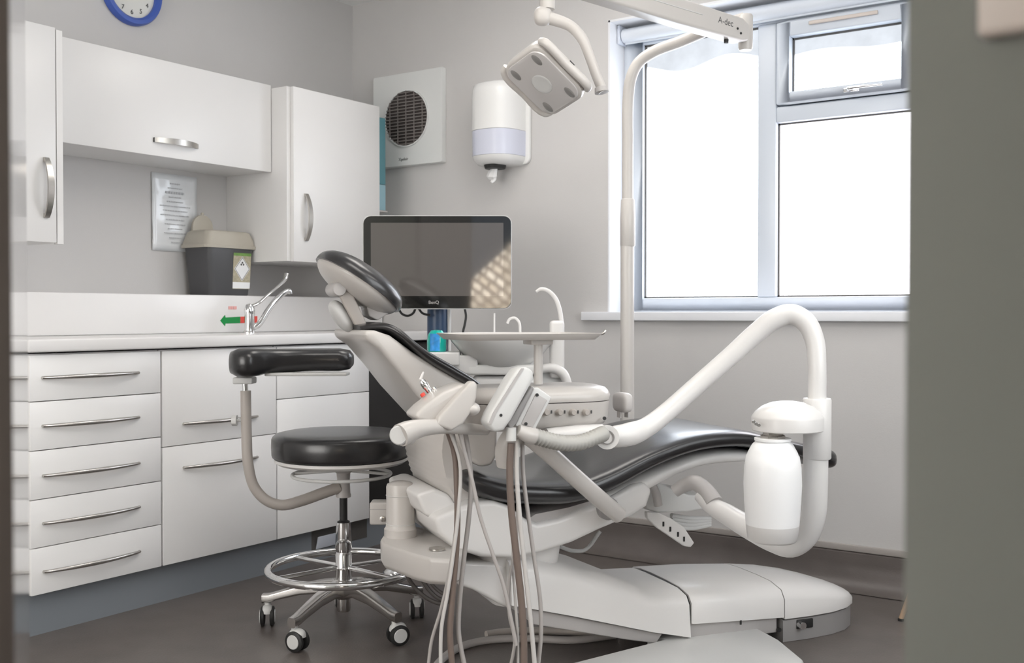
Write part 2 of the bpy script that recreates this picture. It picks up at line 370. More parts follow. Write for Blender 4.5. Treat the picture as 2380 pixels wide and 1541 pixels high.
for (a,b,c,d) in ((1.545,2.055,1.066,2.133), (2.131,2.665,1.066,1.744), (2.187,2.607,1.857,2.069)):
    t = 0.006
    for q in (((a,fy0+0.02,c),(a+t,fy0+0.03,d)), ((b-t,fy0+0.02,c),(b,fy0+0.03,d)), ((a,fy0+0.02,c),(b,fy0+0.03,c+t)), ((a,fy0+0.02,d-t),(b,fy0+0.03,d))): g.box(*q)
g.ob('gasket', CABSHADE, win, smooth=False)
PA = pane_mat('frosted_pane_large', (0.90,0.96,1.04), 2.022-wz0, 0.020, 15.0, 0.78, 0)
PB = pane_mat('frosted_pane_small', (0.90,0.96,1.04), 2.000-wz0, 0.009, 14.0, 2.2, 0)
PC = pane_mat('frosted_pane_low', (0.97,0.95,1.0), 9.0, 0.01, 10.0, 0, 0)
for (a,b,c,d,m) in ((1.545,2.055,1.066,2.133,PA), (2.131,2.665,1.066,1.744,PC), (2.187,2.607,1.857,2.069,PB)):
    G().box((a,fy0+0.032,c), (b,fy0+0.040,d)).ob('pane', m, win, smooth=False)
h = G().box((2.40,sy-0.012,1.826), (2.46,sy,1.842)).ob('handle', CHROME, win, bevel=0.003)
G().tube([(2.425,sy-0.006,1.834),(2.425,sy-0.03,1.834),(2.45,sy-0.036,1.835),(2.55,sy-0.034,1.835)], [0.008,0.008,0.006,0.005], 10, sm=4).ob('lever', CHROME, h)
G().box((2.266,sy-0.010,2.100), (2.524,sy,2.114)).ob('trickle_vent', SWITCH, win, bevel=0.003)
# ---- roller blind
bl = thing('roller_blind', 'rolled up pale blue roller blind across the top of the window', 'blind', (wx0+0.01,WY+0.09,2.16))
g = G().lathe([(0.0,0),(0.030,0),(0.030,wx1-wx0-0.05),(0.0,wx1-wx0-0.05)], (wx0+0.025,WY+0.09,2.172), (1,0,0), 24); g.ob('fabric_roll', BLIND, bl)
G().box((wx0+0.03,WY+0.086,2.135), (wx1-0.03,WY+0.094,2.16)).ob('bottom_bar', UPVC, bl, bevel=0.002)
for x in (wx0+0.009, wx1-0.021): G().box((x,WY+0.055,2.135), (x+0.012,WY+0.118,2.213)).ob('bracket', VENTW, bl, bevel=0.002)

# ---- glossy door leaf on the left, near the camera
pa = at(23,770,0.60); pb = at(64,770,1.27); pa.z = pb.z = 0
dv = (pb-pa).normalized(); nv_ = V((-dv.y, dv.x, 0))      # away from the room side
if nv_.dot(RR) > 0: nv_ = -nv_
leaf = thing('door_1', 'x', 'door', frame(pb, dv, nv_, V((0,0,1)))); leaf['kind'] = 'structure'
for k in ('label','category'): del leaf[k]
L_ = (pb-pa).length
G().box((-L_+0.001,0.0,0.006), (0,0.04,2.03)).ob('leaf', DOORG, leaf, M=ROOT[leaf.name], bevel=0.001, seg=1)
G().box((-L_-0.0015,-0.001,0.006), (-L_+0.0012,0.041,2.03)).ob('edge_strip', DOORE, leaf, M=ROOT[leaf.name], smooth=False)
# ---- light switch on the near wall
def wfx(px): return CAMP.x - WF0*tan(YAW - math.atan((px-1190)/FPX))
sx = wfx(2272); d_ = (V((sx,WF0,0))-V((CAMP.x,0,0))).dot(FF); zb = 1-(100-729.4)/FPX*d_
sw = thing('light_switch', 'cream switch plate on the dark near wall at top right', 'switch', (sx,WF0,zb))
pl = G().box((sx,WF0-0.009,zb), (sx+0.146,WF0,zb+0.086)).ob('plate', SWITCH, sw, bevel=0.004)
for k in range(2): G().box((sx+0.030+k*0.055,WF0-0.013,zb+0.03), (sx+0.046+k*0.055,WF0-0.008,zb+0.055)).ob('rocker', SWITCH, sw, bevel=0.002)
for k in range(2): G().lathe([(0.0,0),(0.0035,0),(0.0035,0.002),(0,0.002)], (sx+0.0125+k*0.12,WF0-0.009,zb+0.043), (0,-1,0), 10).ob('screw', STEEL, sw)

# ---- ceiling lamps of the room, out of the picture; the rear one is added fill
def led(x, y, sx_, sy_, m, lab, nm='ceiling_light'):
    t = thing(nm, lab, 'light', (x,y,CH))
    g = G(); a, b = sx_/2, sy_/2
    for q in (((-a,-b,-0.02),(-a+0.02,b,0)), ((a-0.02,-b,-0.02),(a,b,0)), ((-a,-b,-0.02),(a,-b+0.02,0)), ((-a,b-0.02,-0.02),(a,b,0))): g.box(*q)
    g.ob('rim', TRIMW, t, M=ROOT[t.name], smooth=False)
    G().box((-a+0.02,-b+0.02,-0.012), (a-0.02,b-0.02,-0.004)).ob('diffuser', m, t, M=ROOT[t.name], smooth=False)
led(2.9,1.5,1.8,0.6,LEDP,'ceiling panel light above the front of the room')
led(1.7,3.0,0.9,0.6,LEDP,'ceiling panel light above the dental chair')
led(3.5,2.5,0.6,0.6,LEDP,'ceiling panel light over the right side of the room')
led(1.6,-1.2,1.2,0.6,LEDP,'fill panel added on the ceiling behind the camera')  # unseen panel, added to even out the light

# ================================================================== CABINETS
XF = 0.60
def bar_handle(parent, p0, p1, out, bow, r, n=10, m=STEEL, name='handle', flat=None, up=None):
    p0, p1, out = V(p0), V(p1), V(out); pts = []
    for k in range(n+1):
        t = k/n; pts.append(p0.lerp(p1,t)+out*(bow*sin(pi*t)**0.8+0.004))
    g = G().tube([p0-out*0.004+ (p1-p0)*0.0]+pts+[p1-out*0.004], [r*0.7]+[r*(0.75+0.35*sin(pi*k/n)) for k in range(n+1)]+[r*0.7], 10, sm=2, flat=flat, up=up)
    return g.ob(name, m, parent)
def unit(label, y0, y1, z0, z1, fronts, depth=0.55, xf=XF, name='base_cabinet', xb=0.02, m=CAB):
    t = thing(name, label, 'cabinet', (xb,(y0+y1)/2,z0))
    G().box((xb,y0+0.001,z0), (xf-0.02,y1-0.001,z1)).ob('body', m, t, smooth=False)
    return t
drawz = [0.145, 0.279, 0.428, 0.579, 0.730, 0.874]
t = unit('white base unit with a stack of five drawers, left end of the run', 1.815, 2.292, 0.145, 0.876, None)
for k in range(5):
    a, b = drawz[k]+0.0015, drawz[k+1]-0.0015
    if k == 0: a = 0.135
    d = G().box((XF-0.019,1.8165,a), (XF,2.2895,b)).ob('drawer', CABLIT, t, bevel=0.0012, seg=2)
    hz = (0.203, 0.343+0.01, 0.500, 0.654, 0.803)[k]
    bar_handle(d, (XF,1.858,hz), (XF,2.200,hz), (1,0,0), 0.026, 0.0068)
t = unit('white base unit with two deep fronts, middle of the run below the tap', 2.295, 2.815, 0.135, 0.876, None)
for (a,b,hz,nm) in ((0.5435,0.8725,0.616,'drawer'), (0.135,0.5405,0.463,'drawer')):
    d = G().box((XF-0.019,2.297,a), (XF,2.8135,b)).ob(nm, CABLIT, t, bevel=0.0012, seg=2)
    bar_handle(d, (XF,2.384,hz), (XF,2.716,hz), (1,0,0), 0.026, 0.0068)
t = unit('white base unit behind the stool with a shallow drawer over a tall door', 2.818, 3.336, 0.135, 0.876, None)
for (a,b,nm) in ((0.6735,0.8725,'drawer'), (0.135,0.6705,'door')):
    d = G().box((XF-0.019,2.8195,a), (XF,3.3355,b)).ob(nm, CABLIT, t, bevel=0.0012, seg=2)
t = unit('tall black fronted undercounter fridge at the far end of the run', 3.340, 3.86, 0.135, 0.872, None, name='undercounter_fridge', m=BLACKP)
t['category'] = 'fridge'
d = G().box((XF-0.03,3.342,0.14), (XF-0.002,3.858,0.868)).ob('door', BLACKP, t, bevel=0.003)
G().box((XF-0.002,3.35,0.80), (XF+0.004,3.37,0.806)).ob('badge', STEEL, d)
# plinth
pt = thing('plinth', 'dark grey kickboard running below the white base units', 'plinth', (0.56,2.8,0))
G().box((0.545,1.82,0.0), (0.562,3.045,0.131)).ob('board', PLINTH, pt, smooth=False)
G().box((0.545,3.045,0.0), (0.562,3.86,0.131)).ob('board', PLINTH, pt, smooth=False)
G().box((0.5620,3.035,0.045), (0.5635,3.36,0.128)).ob('vent_opening', CABSHADE, pt, smooth=False)
G().obox((0.572,3.125,0.074), (0.004,0,0.001), (0,0.068,0), (0.006,0,0.026)).ob('vent_flap', VENTW, pt, bevel=0.002)
# worktop with boxed upstand
t = thing('worktop', 'long white laminate worktop with raised back ledge over the base units', 'worktop', (0.3,2.8,0.88))
G().box((0.0,1.80,0.882), (0.622,3.872,0.922)).ob('board', TOPM, t, bevel=0.006)
G().box((0.0,1.80,0.9225), (0.20,3.872,1.076)).ob('ledge', TOPM, t, bevel=0.005)
# wall units
def flat_handle(parent, x, y, z0, z1, vertical=True, bow=0.028, w_=0.011):
    n = 14; g = G(); secs = []
    for k in range(n+1):
        t = k/n; b = x+0.004+bow*sin(pi*t)**0.75; tt = 0.0035
        ww = w_*(0.8+0.2*sin(pi*t))
        if vertical:
            zz = z0+(z1-z0)*t; secs.append([(b-tt,y-ww,zz),(b+tt,y-ww,zz),(b+tt,y+ww,zz),(b-tt,y+ww,zz)])
        else:
            yy = z0+(z1-z0)*t; secs.append([(b-tt,yy,y-ww),(b+tt,yy,y-ww),(b+tt,yy,y+ww),(b-tt,yy,y+ww)])
    g.loft(secs)
    if vertical: g.box((x-0.001,y-w_*0.8,z0), (x+0.008,y+w_*0.8,z0+0.014)); g.box((x-0.001,y-w_*0.8,z1-0.014), (x+0.008,y+w_*0.8,z1))
    else: g.box((x-0.001,z0,y-w_*0.8), (x+0.008,z0+0.014,y+w_*0.8)); g.box((x-0.001,z1-0.014,y-w_*0.8), (x+0.008,z1,y+w_*0.8))
    return g.ob('handle', STEEL, parent, ang=30)
t = thing('wall_cabinet', 'tall narrow white wall cabinet with upright handle at far left', 'cabinet', (0,1.85,1.23))
G().box((0.001,1.66,1.236), (0.375,2.062,1.94)).ob('body', CAB, t, smooth=False)
G().box((0.375,2.040,1.232), (0.395,2.062,1.942)).ob('end_panel', CAB, t, smooth=False)
d = G().box((0.375,1.662,1.236), (0.395,2.037,1.948)).ob('door', CAB, t, bevel=0.0015, seg=2)
flat_handle(d, 0.395, 1.999, 1.316, 1.514)
t = thing('wall_cabinet', 'wide low white wall cabinet with lift-up front over the notice', 'cabinet', (0,2.58,1.59))
G().box((0.001,2.064,1.595), (0.265,3.083,1.952)).ob('body', CAB, t, smooth=False)
d = G().box((0.265,2.065,1.592), (0.285,3.082,1.955)).ob('lift_up_door', CAB, t, bevel=0.0015, seg=2)
flat_handle(d, 0.285, 1.650, 2.500, 2.702, vertical=False)
t = thing('wall_cabinet', 'tall white wall cabinet with upright handle beside the extractor fan', 'cabinet', (0,3.35,1.218))
G().box((0.001,3.085,1.220), (0.375,3.630,1.942)).ob('body', CAB, t, smooth=False)
d = G().box((0.3755,3.104,1.218), (0.395,3.634,1.942)).ob('door', CAB, t, bevel=0.0015, seg=2)
flat_handle(d, 0.395, 3.171, 1.306, 1.504)

# ================================================================== SMALL THINGS ON THE LEFT
# clock
ck = thing('wall_clock', 'round wall clock with wide blue rim above the white cabinets', 'clock', (0,2.607,2.275))
r0 = 0.135
G().lathe([(r0-0.030,0.002),(r0,0.002),(r0,0.018),(r0-0.006,0.030),(r0-0.020,0.032),(r0-0.030,0.022),(r0-0.030,0.002)], (0,2.607,2.276), (1,0,0), 48).ob('rim', BLUEF, ck)
fc = G().lathe([(0,0.002),(r0-0.028,0.002),(r0-0.028,0.010),(0,0.010)], (0,2.607,2.276), (1,0,0), 40).ob('face', CLOCKF, ck)
for h_ in range(1,13):
    a = RD(90-30*h_); y_ = 2.607+cos(a)*0.082; z_ = 2.276+sin(a)*0.082
    text('numeral', str(h_), 0.026, INK, ck, frame(V((0.0115,y_,z_)), V((0,1,0)), V((0,0,1)), V((1,0,0))))
for (ang,ln,wd) in ((60,0.05,0.003),(200,0.075,0.002)):
    a = RD(ang); dd = V((0,cos(a),sin(a))); nn = V((0,-sin(a),cos(a)))
    G().obox(V((0.013,2.607,2.276))+dd*ln/2, (0.0006,0,0), dd*ln/2, nn*wd).ob('hand', INK, ck)
# notice in sleeve
nt_ = thing('paper_notice', 'printed notice in a clear plastic sleeve taped below the wall cabinet', 'notice', (0,2.81,1.256))
g = G(); cols = 10; rows = 12; vs = []
for j in range(rows+1):
    for i in range(cols+1):
        y = 2.699+0.221*i/cols; z = 1.258+0.316*j/rows
        vs.append((0.004+0.003*sin(i*0.9+j*0.4)*sin(j*0.7)+0.002*(i==0 or i==cols), y, z))
fs = [(j*(cols+1)+i, j*(cols+1)+i+1, (j+1)*(cols+1)+i+1, (j+1)*(cols+1)+i) for j in range(rows) for i in range(cols)]
sl = g.add(vs, fs).ob('sleeve', SLEEVE, nt_); md = sl.modifiers.new('thick','SOLIDIFY'); md.thickness = 0.001
g = G(); random.seed(3)
for k, (wd, hh) in enumerate([(0.05,0.006),(0.07,0.004),(0.09,0.010),(0.06,0.005),(0.08,0.005),(0.15,0.004),(0.12,0.004),(0.14,0.004),(0.09,0.004),(0.10,0.004),(0.07,0.004),(0.11,0.004),(0.06,0.004),(0.04,0.004)]):
    z = 1.535-k*0.0185; y = 2.81-wd/2; ye = 2.81+wd/2
    while y < ye:
        ww = random.uniform(0.005,0.014); g.box((0.0085,y,z-hh/2), (0.0092,min(y+ww,ye),z+hh/2)); y += ww+0.003
g.ob('print', INKL, nt_, smooth=False)
# bin
bn = thing('clinical_waste_bin', 'dark grey clinical waste bin with beige lid and hazard label on the ledge', 'bin', (0.105,2.98,1.076))
bM = frame(V((0.100,2.960,1.0765)), V((0,1,0)), V((-1,0,0)), V((0,0,1)))
secs = []
for (hw,hd,z) in ((0.100,0.070,0.0),(0.103,0.073,0.004),(0.120,0.082,0.205)):
    secs.append([(x,y,z) for x,y in rrect(hw,hd,0.02)])
G().loft(secs).ob('bucket', DARKG, bn, M=bM, ang=50)
secs = []
for (hw,hd,z) in ((0.137,0.088,0.195),(0.138,0.090,0.207),(0.132,0.087,0.210),(0.124,0.082,0.240),(0.116,0.075,0.262),(0.105,0.065,0.268)):
    secs.append([(x,y,z) for x,y in rrect(hw,hd,0.028)])
ld = G().loft(secs).ob('lid', BINLID, bn, M=bM, ang=50)
pts = [(-0.052,0.262)]+[(-0.052*cos(RD(a))-0.0, 0.285+0.052*sin(RD(a))) for a in range(0,181,15)]+[(0.052,0.262)]
pts += [] ; pts = [(x-0.045,z) for x,z in pts]
G().prism(pts, 0.045, 0.058).lathe([(0,0),(0.007,0),(0.007,0.012),(0,0.014)], (-0.045,0.051,0.334), (0,0,1), 10).ob('lid_flap', BINLID, ld, M=bM, bevel=0.003)
def on_bin(x,z,off=0): return V((x, -(0.0735+0.0425*0.22*(z/0.205)*1.0)-0.0006-off, z))
lab = G().add([on_bin(0.008,0.178),on_bin(0.103,0.178),on_bin(0.098,0.028),on_bin(0.006,0.028)], [(0,1,2,3)]).ob('label', LTAN, bn, M=bM, smooth=False)
lab.location = (0.0,0,0)
G().add([on_bin(0.008,0.178,.0005),on_bin(0.103,0.178,.0005),on_bin(0.102,0.166,.0005),on_bin(0.008,0.166,.0005)], [(0,1,2,3)]).ob('label_heading', LGREEN, lab, M=bM, smooth=False)
G().add([on_bin(0.0065,0.056,.0005),on_bin(0.099,0.056,.0005),on_bin(0.098,0.030,.0005),on_bin(0.006,0.030,.0005)], [(0,1,2,3)]).ob('label_print', PAPER, lab, M=bM, smooth=False)
cx_, cz_ = 0.055, 0.112
G().add([on_bin(cx_+dx,cz_+dz,.0006) for dx,dz in ((0,.052),(.042,0),(0,-.052),(-.042,0))], [(0,1,2,3)]).ob('hazard_diamond', PAPER, lab, M=bM, smooth=False)
g = G()
for s_, i_ in ((0.040,0.9),):
    o_ = [(0,.049),(.039,0),(0,-.049),(-.039,0)]
    for k in range(4):
        a, b = o_[k], o_[(k+1)%4]; q = 0.93
        g.add([on_bin(cx_+a[0],cz_+a[1],.0010),on_bin(cx_+b[0],cz_+b[1],.0010),on_bin(cx_+b[0]*q,cz_+b[1]*q,.0010),on_bin(cx_+a[0]*q,cz_+a[1]*q,.0010)], [(0,1,2,3)])
for dx, dz in ((0,.026),(-.006,.018),(.006,.018)):
    g.add([on_bin(cx_+dx+.0045*cos(RD(a)),cz_+dz+.0045*sin(RD(a)),.0010) for a in range(0,360,45)], [tuple(range(8))])
g.ob('hazard_symbol', INK, lab, M=bM, smooth=False)
# tap
tp = thing('mixer_tap', 'chrome mixer tap with raised lever on the white worktop', 'tap', (0.33,3.0,0.922))
ty = CAMP.y + (CAMP.x-0.33)/tan(YAW-math.atan((580-1190)/FPX))
B0 = V((0.33,ty,0.922))
G().lathe([(0,0),(0.026,0),(0.026,0.006),(0.020,0.010),(0.019,0.075),(0.022,0.085),(0.021,0.10),(0.014,0.115),(0,0.120)], B0, (0,0,1), 28).ob('body', CHROME, tp)
def pz(px,py,X): 
    d = FW + RR*((px-1190)/FPX) - UP*((py-770.5)/FPX); return CAMP + d*((X-CAMP.x)/d.x)
sp_ = [B0+V((0.0,0.01,0.02)), pz(598,757,0.345), pz(625,718,0.37), pz(645,694,0.385), pz(662,680,0.395), pz(673,676,0.40), pz(674,683,0.40)]
G().tube(sp_, [0.011,0.012,0.012,0.0115,0.011,0.010,0.010], 14, sm=5).ob('spout', CHROME, tp)
G().tube([B0+V((0,0,0.105)), pz(600,705,0.34), pz(625,683,0.36), pz(648,664,0.375), pz(662,650,0.38), pz(666,636,0.38)], [0.009,0.006,0.006,0.006,0.008,0.009], 12, sm=4, flat=1.4).ob('lever', CHROME, tp)
# arrow sticker and red print on the ledge
XL = 0.2012
def lp(px,py): p = pz(px,py,XL); return (p.y, p.z)
g = G().prism([lp(512,745),lp(523,732),lp(524,738),lp(558,736),lp(558,751),lp(524,752),lp(523,758)], XL-0.0010, XL+0.0005, 'x')
ar = thing('arrow_sticker', 'green arrow sticker with red end pointing left behind the tap', 'sticker', (XL,3.0,1.0))
g.ob('arrow', GREEN, ar, smooth=False)
G().prism([lp(559,736),lp(598,735),lp(598,750),lp(559,751)], XL-0.0010, XL+0.0005, 'x').ob('tail', RED, ar, smooth=False)
g = G()
for a, b in ((531,536),(537,542),(543,550)): g.prism([lp(a,712),lp(b,711.7),lp(b,719),lp(a,719.4)], XL-0.0008, XL+0.0005, 'x')
tag(g.ob('red_print_sticker', PINK, smooth=False), 'tiny pale red print above the green arrow', 'sticker')

# ================================================================== ON THE WINDOW WALL
fn = thing('extractor_fan', 'square white extractor fan with round dark grille on the far wall', 'fan', (0.372,WY,1.70))
P = rrect(0.2135,0.221,0.008)
g = G().loft([[(0.3725+x,WY-0.001,1.921+z) for x,z in P], [(0.3725+x,WY-0.022,1.921+z) for x,z in P], [(0.3725+x*0.985,WY-0.030,1.921+z*0.985) for x,z in P]])
g.ob('cover', FANW, fn, ang=30)
fcx, fcz, fr = 0.3735, 1.924, 0.130
gr = G().lathe([(0,0.0),(fr,0.0),(fr,0.0025),(0,0.0025)], (fcx,WY-0.0302,fcz), (0,-1,0), 48).ob('opening', FANDK, fn)
g = G(); n_ = 17
for k in range(-8,9):
    z = k*fr/8.6; hw = math.sqrt(max(fr*fr-z*z,0)); g.box((fcx-hw,WY-0.0385,fcz+z-0.0022), (fcx+hw,WY-0.033,fcz+z+0.0022))
for k in range(-2,3):
    x = k*fr/2.6; hh = math.sqrt(max(fr*fr-x*x,0)); g.box((fcx+x-0.0018,WY-0.040,fcz-hh), (fcx+x+0.0018,WY-0.034,fcz+hh))
g.ob('grille', FANG, gr, smooth=False)
g = G().lathe([(fr-0.001,0.0),(fr+0.005,0.0),(fr+0.005,0.008),(fr-0.001,0.008),(fr-0.001,0.0)], (fcx,WY-0.0302,fcz), (0,-1,0), 48).ob('ring', FANW, gr)
text('logo', 'Xpelair', 0.020, INK, fn, frame(V((0.352,WY-0.0305,1.733)), V((1,0,0)), V((0,0,1)), V((0,-1,0))))
# paper towel dispenser
dp = thing('paper_towel_dispenser', 'rounded white centrefeed towel dispenser with tinted lower window on the wall', 'dispenser', (0.89,WY,1.62))
dcx = 0.930
def dsec(z, hw, dep, r=0.05):
    hw *= 0.76; dep = 0.03+(dep-0.03)*0.80
    pts = [(dcx-hw-0.0,WY-0.001,z)]
    for k in range(0,13):
        a = pi*k/12; pts.append((dcx-hw*math.copysign(abs(cos(a))**0.75,cos(a)), WY-0.03-(dep-0.03)*sin(a)**0.75, z))
    pts.append((dcx+hw,WY-0.001,z)); return pts
zt, zb_ = 2.010, 1.655
G().loft([dsec(1.800,0.150,0.215), dsec(1.93,0.150,0.215), dsec(1.975,0.149,0.212), dsec(2.0,0.142,0.20), dsec(2.012,0.120,0.17)]).ob('cover', DISPW, dp, ang=50)
G().loft([dsec(1.690,0.147,0.210), dsec(1.799,0.149,0.213)]).ob('tinted_window', DISPB, dp, ang=50)
G().loft([dsec(1.650,0.10,0.15), dsec(1.656,0.125,0.18), dsec(1.672,0.142,0.202), dsec(1.689,0.147,0.210)]).ob('base', DISPW, dp, ang=50)
G().prism(rrect(0.132,0.176,0.03), WY-0.018, WY-0.0005).ob('back_plate', DISPW, dp, M=Matrix.Translation((dcx,0,1.832)), bevel=0.004)
tn = G().lathe([(0,0.004),(0.05,0.004),(0.045,-0.012),(0.0,-0.014)], (dcx,WY-0.09,1.648), (0,0,1), 20).ob('outlet', BLACKR, dp)
g = G().tube([(dcx,WY-0.09,1.645),(dcx-0.006,WY-0.092,1.625),(dcx-0.018,WY-0.088,1.605),(dcx-0.012,WY-0.084,1.590),(dcx-0.020,WY-0.09,1.578)], [0.015,0.020,0.030,0.016,0.008], 7, sm=2, flat=0.6)
g.ob('paper_end', TISSUE, tn, ang=10)
G().lathe([(0,0),(0.012,0),(0.012,0.0015),(0,0.002)], (dcx-0.05,WY-0.155,1.822), (-0.35,-1,0), 16).ob('logo', PLASTG, dp)
# glove boxes on the end of the tall cabinet
for (z0, z1, m, lb) in ((1.598,1.904,TEAL,'tall dark teal box on the end of the tall wall cabinet, upper one'), (1.478,1.596,TEALL,'light blue box below the teal box on the wall cabinet end')):
    t = thing('glove_box', lb, 'box', (0.23,3.68,z0))
    G().box((0.120,3.640,z0), (0.360,3.714,z1)).ob('carton', m, t, bevel=0.002)
    G().box((0.3602,3.655,z0+0.03), (0.3606,3.70,z1-0.03)).ob('opening', PAPER, t, smooth=False) if z0 > 9 else None
t = thing('box_holder', 'thin pale holder plate carrying the two blue boxes', 'holder', (0.23,3.637,1.47))
G().box((0.10,3.6345,1.470), (0.368,3.6385,1.915)).box((0.10,3.6385,1.470), (0.368,3.718,1.4765)).ob('bracket', PLASTG, t, smooth=False)

# ================================================================== CHAIR FRAME
CY = RD(21)
CO = V((CAMP.x, CAMP.y, 0)) + FF*3.1
UH = RR*cos(CY)+FF*sin(CY); VH = -RR*sin(CY)+FF*cos(CY)
MC = frame(CO, UH, VH, V((0,0,1))); MCi = MC.inverted()
def CU(px, py, v):    # pixel -> (u, z) on the chair-frame plane v
    d = FW + RR*((px-1190)/FPX) - UP*((py-770.5)/FPX)
    t = (v - (CAMP-CO).dot(VH))/d.dot(VH); p = MCi @ (CAMP+d*t); return (p.x, p.z)
def C3(px, py, v): u, z = CU(px,py,v); return V((u,v,z))
def CP(lst, v): return [CU(x,y,v) for x,y in lst]
def lerp_tab(tab, x):
    if x <= tab[0][0]: return tab[0][1]
    for (a,b),(c,d) in zip(tab, tab[1:]):
        if x <= c: return b+(d-b)*(x-a)/(c-a)
    return tab[-1][1]
def crom(pts, n):
    out = []
    for i in range(len(pts)-1):
        p = [V(pts[max(i-1,0)]),V(pts[i]),V(pts[i+1]),V(pts[min(i+2,len(pts)-1)])]
        for j in range(n):
            t = j/n; out.append(0.5*((2*p[1])+(p[2]-p[0])*t+(2*p[0]-5*p[1]+4*p[2]-p[3])*t*t+(3*p[1]-p[0]-3*p[2]+p[3])*t**3))
    out.append(V(pts[-1])); return out
def pad(top, bot, hw, name, m, parent, ns=5, edge=0.35, dish=0.0, sub=0, v0=0.0):
    """cushion / shell: top and bottom traces [(u,z)] with equal counts, half width list; rounded cross-section"""
    T = crom([(a,b,0) for a,b in top], ns); B = crom([(a,b,0) for a,b in bot], ns); H = crom([(h,0,0) for h in hw], ns)
    secs = []
    for t, b, h in zip(T, B, H):
        t2, b2, w_ = V((t.x,t.y)), V((b.x,b.y)), h.x
        c = (t2+b2)/2; d = (t2-b2)/2; L = d.length; e = min(edge, 1.0)*max(L,0.001)*2; ring = []
        N = 28
        for k in range(N):
            a = 2*pi*k/N; cs, sn = cos(a), sin(a)
            y = math.copysign(abs(cs)**0.35, cs)*w_
            s_ = math.copysign(abs(sn)**0.7, sn)
            q = c + d*s_
            if dish and sn > 0: q = q - d.normalized()*dish*(1-(abs(y)/w_)**2)
            ring.append((q.x, v0+y, q.y))
        secs.append(ring)
    return G().loft(secs).ob(name, m, parent, M=MC, ang=60)

ch = thing('dental_chair', 'reclined dental chair with black upholstery and white shells in mid room', 'dental chair', MC)
# --- seat + leg cushion
vn = -0.27
top = CP([(1092,1120),(1112,1098),(1180,1112),(1270,1118),(1350,1112),(1425,1085),(1525,1040),(1630,1008),(1740,1000),(1830,1018),(1905,1034),(1966,1046),(1986,1052)], vn)
bot = CP([(1092,1128),(1112,1158),(1180,1180),(1270,1184),(1350,1178),(1430,1150),(1540,1092),(1640,1058),(1740,1047),(1830,1060),(1905,1080),(1966,1100),(1986,1098)], vn)
pad(top, bot, [0.19,0.225,0.25,0.265,0.27,0.27,0.262,0.25,0.245,0.24,0.235,0.22,0.18], 'seat_cushion', BLACKU, ch, dish=0.006)
# white shell below the leg part
top = CP([(1400,1158),(1450,1138),(1540,1096),(1640,1062),(1740,1051),(1830,1062),(1880,1072)], -0.25)
bot = CP([(1410,1200),(1470,1185),(1545,1140),(1620,1103),(1680,1090),(1760,1082),(1870,1080)], -0.25)
pad(top, bot, [0.20,0.215,0.215,0.21,0.20,0.19,0.15], 'leg_shell', PLAST, ch)
# --- hull below the seat
hull = CP([(1055,1185),(1100,1168),(1150,1164),(1185,1176),(1225,1208),(1250,1217),(1300,1206),(1400,1168),(1470,1128),(1500,1118),(1518,1140),(1505,1178),(1470,1200),(1400,1229),(1330,1262),(1260,1285),(1190,1298),(1120,1296),(1060,1278),(1020,1240),(1010,1205)], -0.22)
G().prism(hull, -0.22, 0.22).ob('seat_base', PLAST, ch, M=MC, bevel=0.014, seg=4, ang=30, bang=50)
G().prism(CP([(1215,1215),(1245,1195),(1320,1180),(1420,1150),(1470,1128),(1400,1172),(1300,1210),(1250,1222)], -0.2), -0.2, 0.2).ob('seat_pan', PLASTG, ch, M=MC, smooth=False)
G().prism(CP([(968,1150),(1010,1136),(1045,1150),(1062,1175),(1060,1200),(1020,1215),(985,1196)], -0.16), -0.16, 0.16).ob('rear_housing', PLAST, ch, M=MC, bevel=0.012, seg=3)
# --- backrest
vb = -0.20
shell = CP([(846,768),(872,768),(908,780),(960,818),(1030,862),(1100,900),(1140,935),(1158,990),(1156,1060),(1146,1082),(1118,1087),(1092,1070),(1072,1030),(1030,985),(966,915),(925,862),(880,810),(850,790)], vb)
G().prism(shell, vb, -vb).ob('backrest_shell', PLASTC, ch, M=MC, bevel=0.016, seg=4, bang=40)
top = CP([(852,756),(880,752),(908,750),(936,764),(962,788),(1000,816),(1060,850),(1118,888),(1150,930),(1162,960)], vb)
bot = CP([(856,772),(882,768),(905,772),(930,790),(955,812),(990,842),(1045,876),(1098,908),(1130,950),(1150,980)], vb)
pad(top, bot, [0.12,0.16,0.19,0.21,0.22,0.225,0.225,0.22,0.21,0.19], 'back_cushion', BLACKU, ch)
# ribbed cover at the foot of the back
g = G(); secs = []
pts = crom([(1018,1003,0),(1012,1050,0),(1018,1095,0),(1030,1135,0),(1052,1172,0)], 6)
for i, p in enumerate(pts):
    u0, z0 = CU(p.x, p.y, -0.17); rib = 0.0025*(i % 2); hw = 0.165+rib
    u1 = CU(p.x+70, p.y, -0.17)[0]
    secs.append([(u0-rib,-hw+0.03,z0),(u0+0.02,-hw,z0),(u1,-hw,z0-0.004),(u1,hw,z0-0.004),(u0+0.02,hw,z0),(u0-rib,hw-0.03,z0)])
G().loft(secs).ob('hinge_bellows', PLASTC, ch, M=MC, ang=50)
# far side bracket cone
G().loft([[(u+dx, v_, z) for dx, v_ in ((-w_,0.12),(w_,0.12),(w_,0.24),(-w_,0.24))] for (u,z,w_) in ((*CU(1035,1000,0.18),0.012),(*CU(1025,1040,0.18),0.022),(*CU(1005,1100,0.18),0.042),(*CU(1000,1142,0.18),0.05))]).ob('side_bracket', PLASTC, ch, M=MC, bevel=0.012)
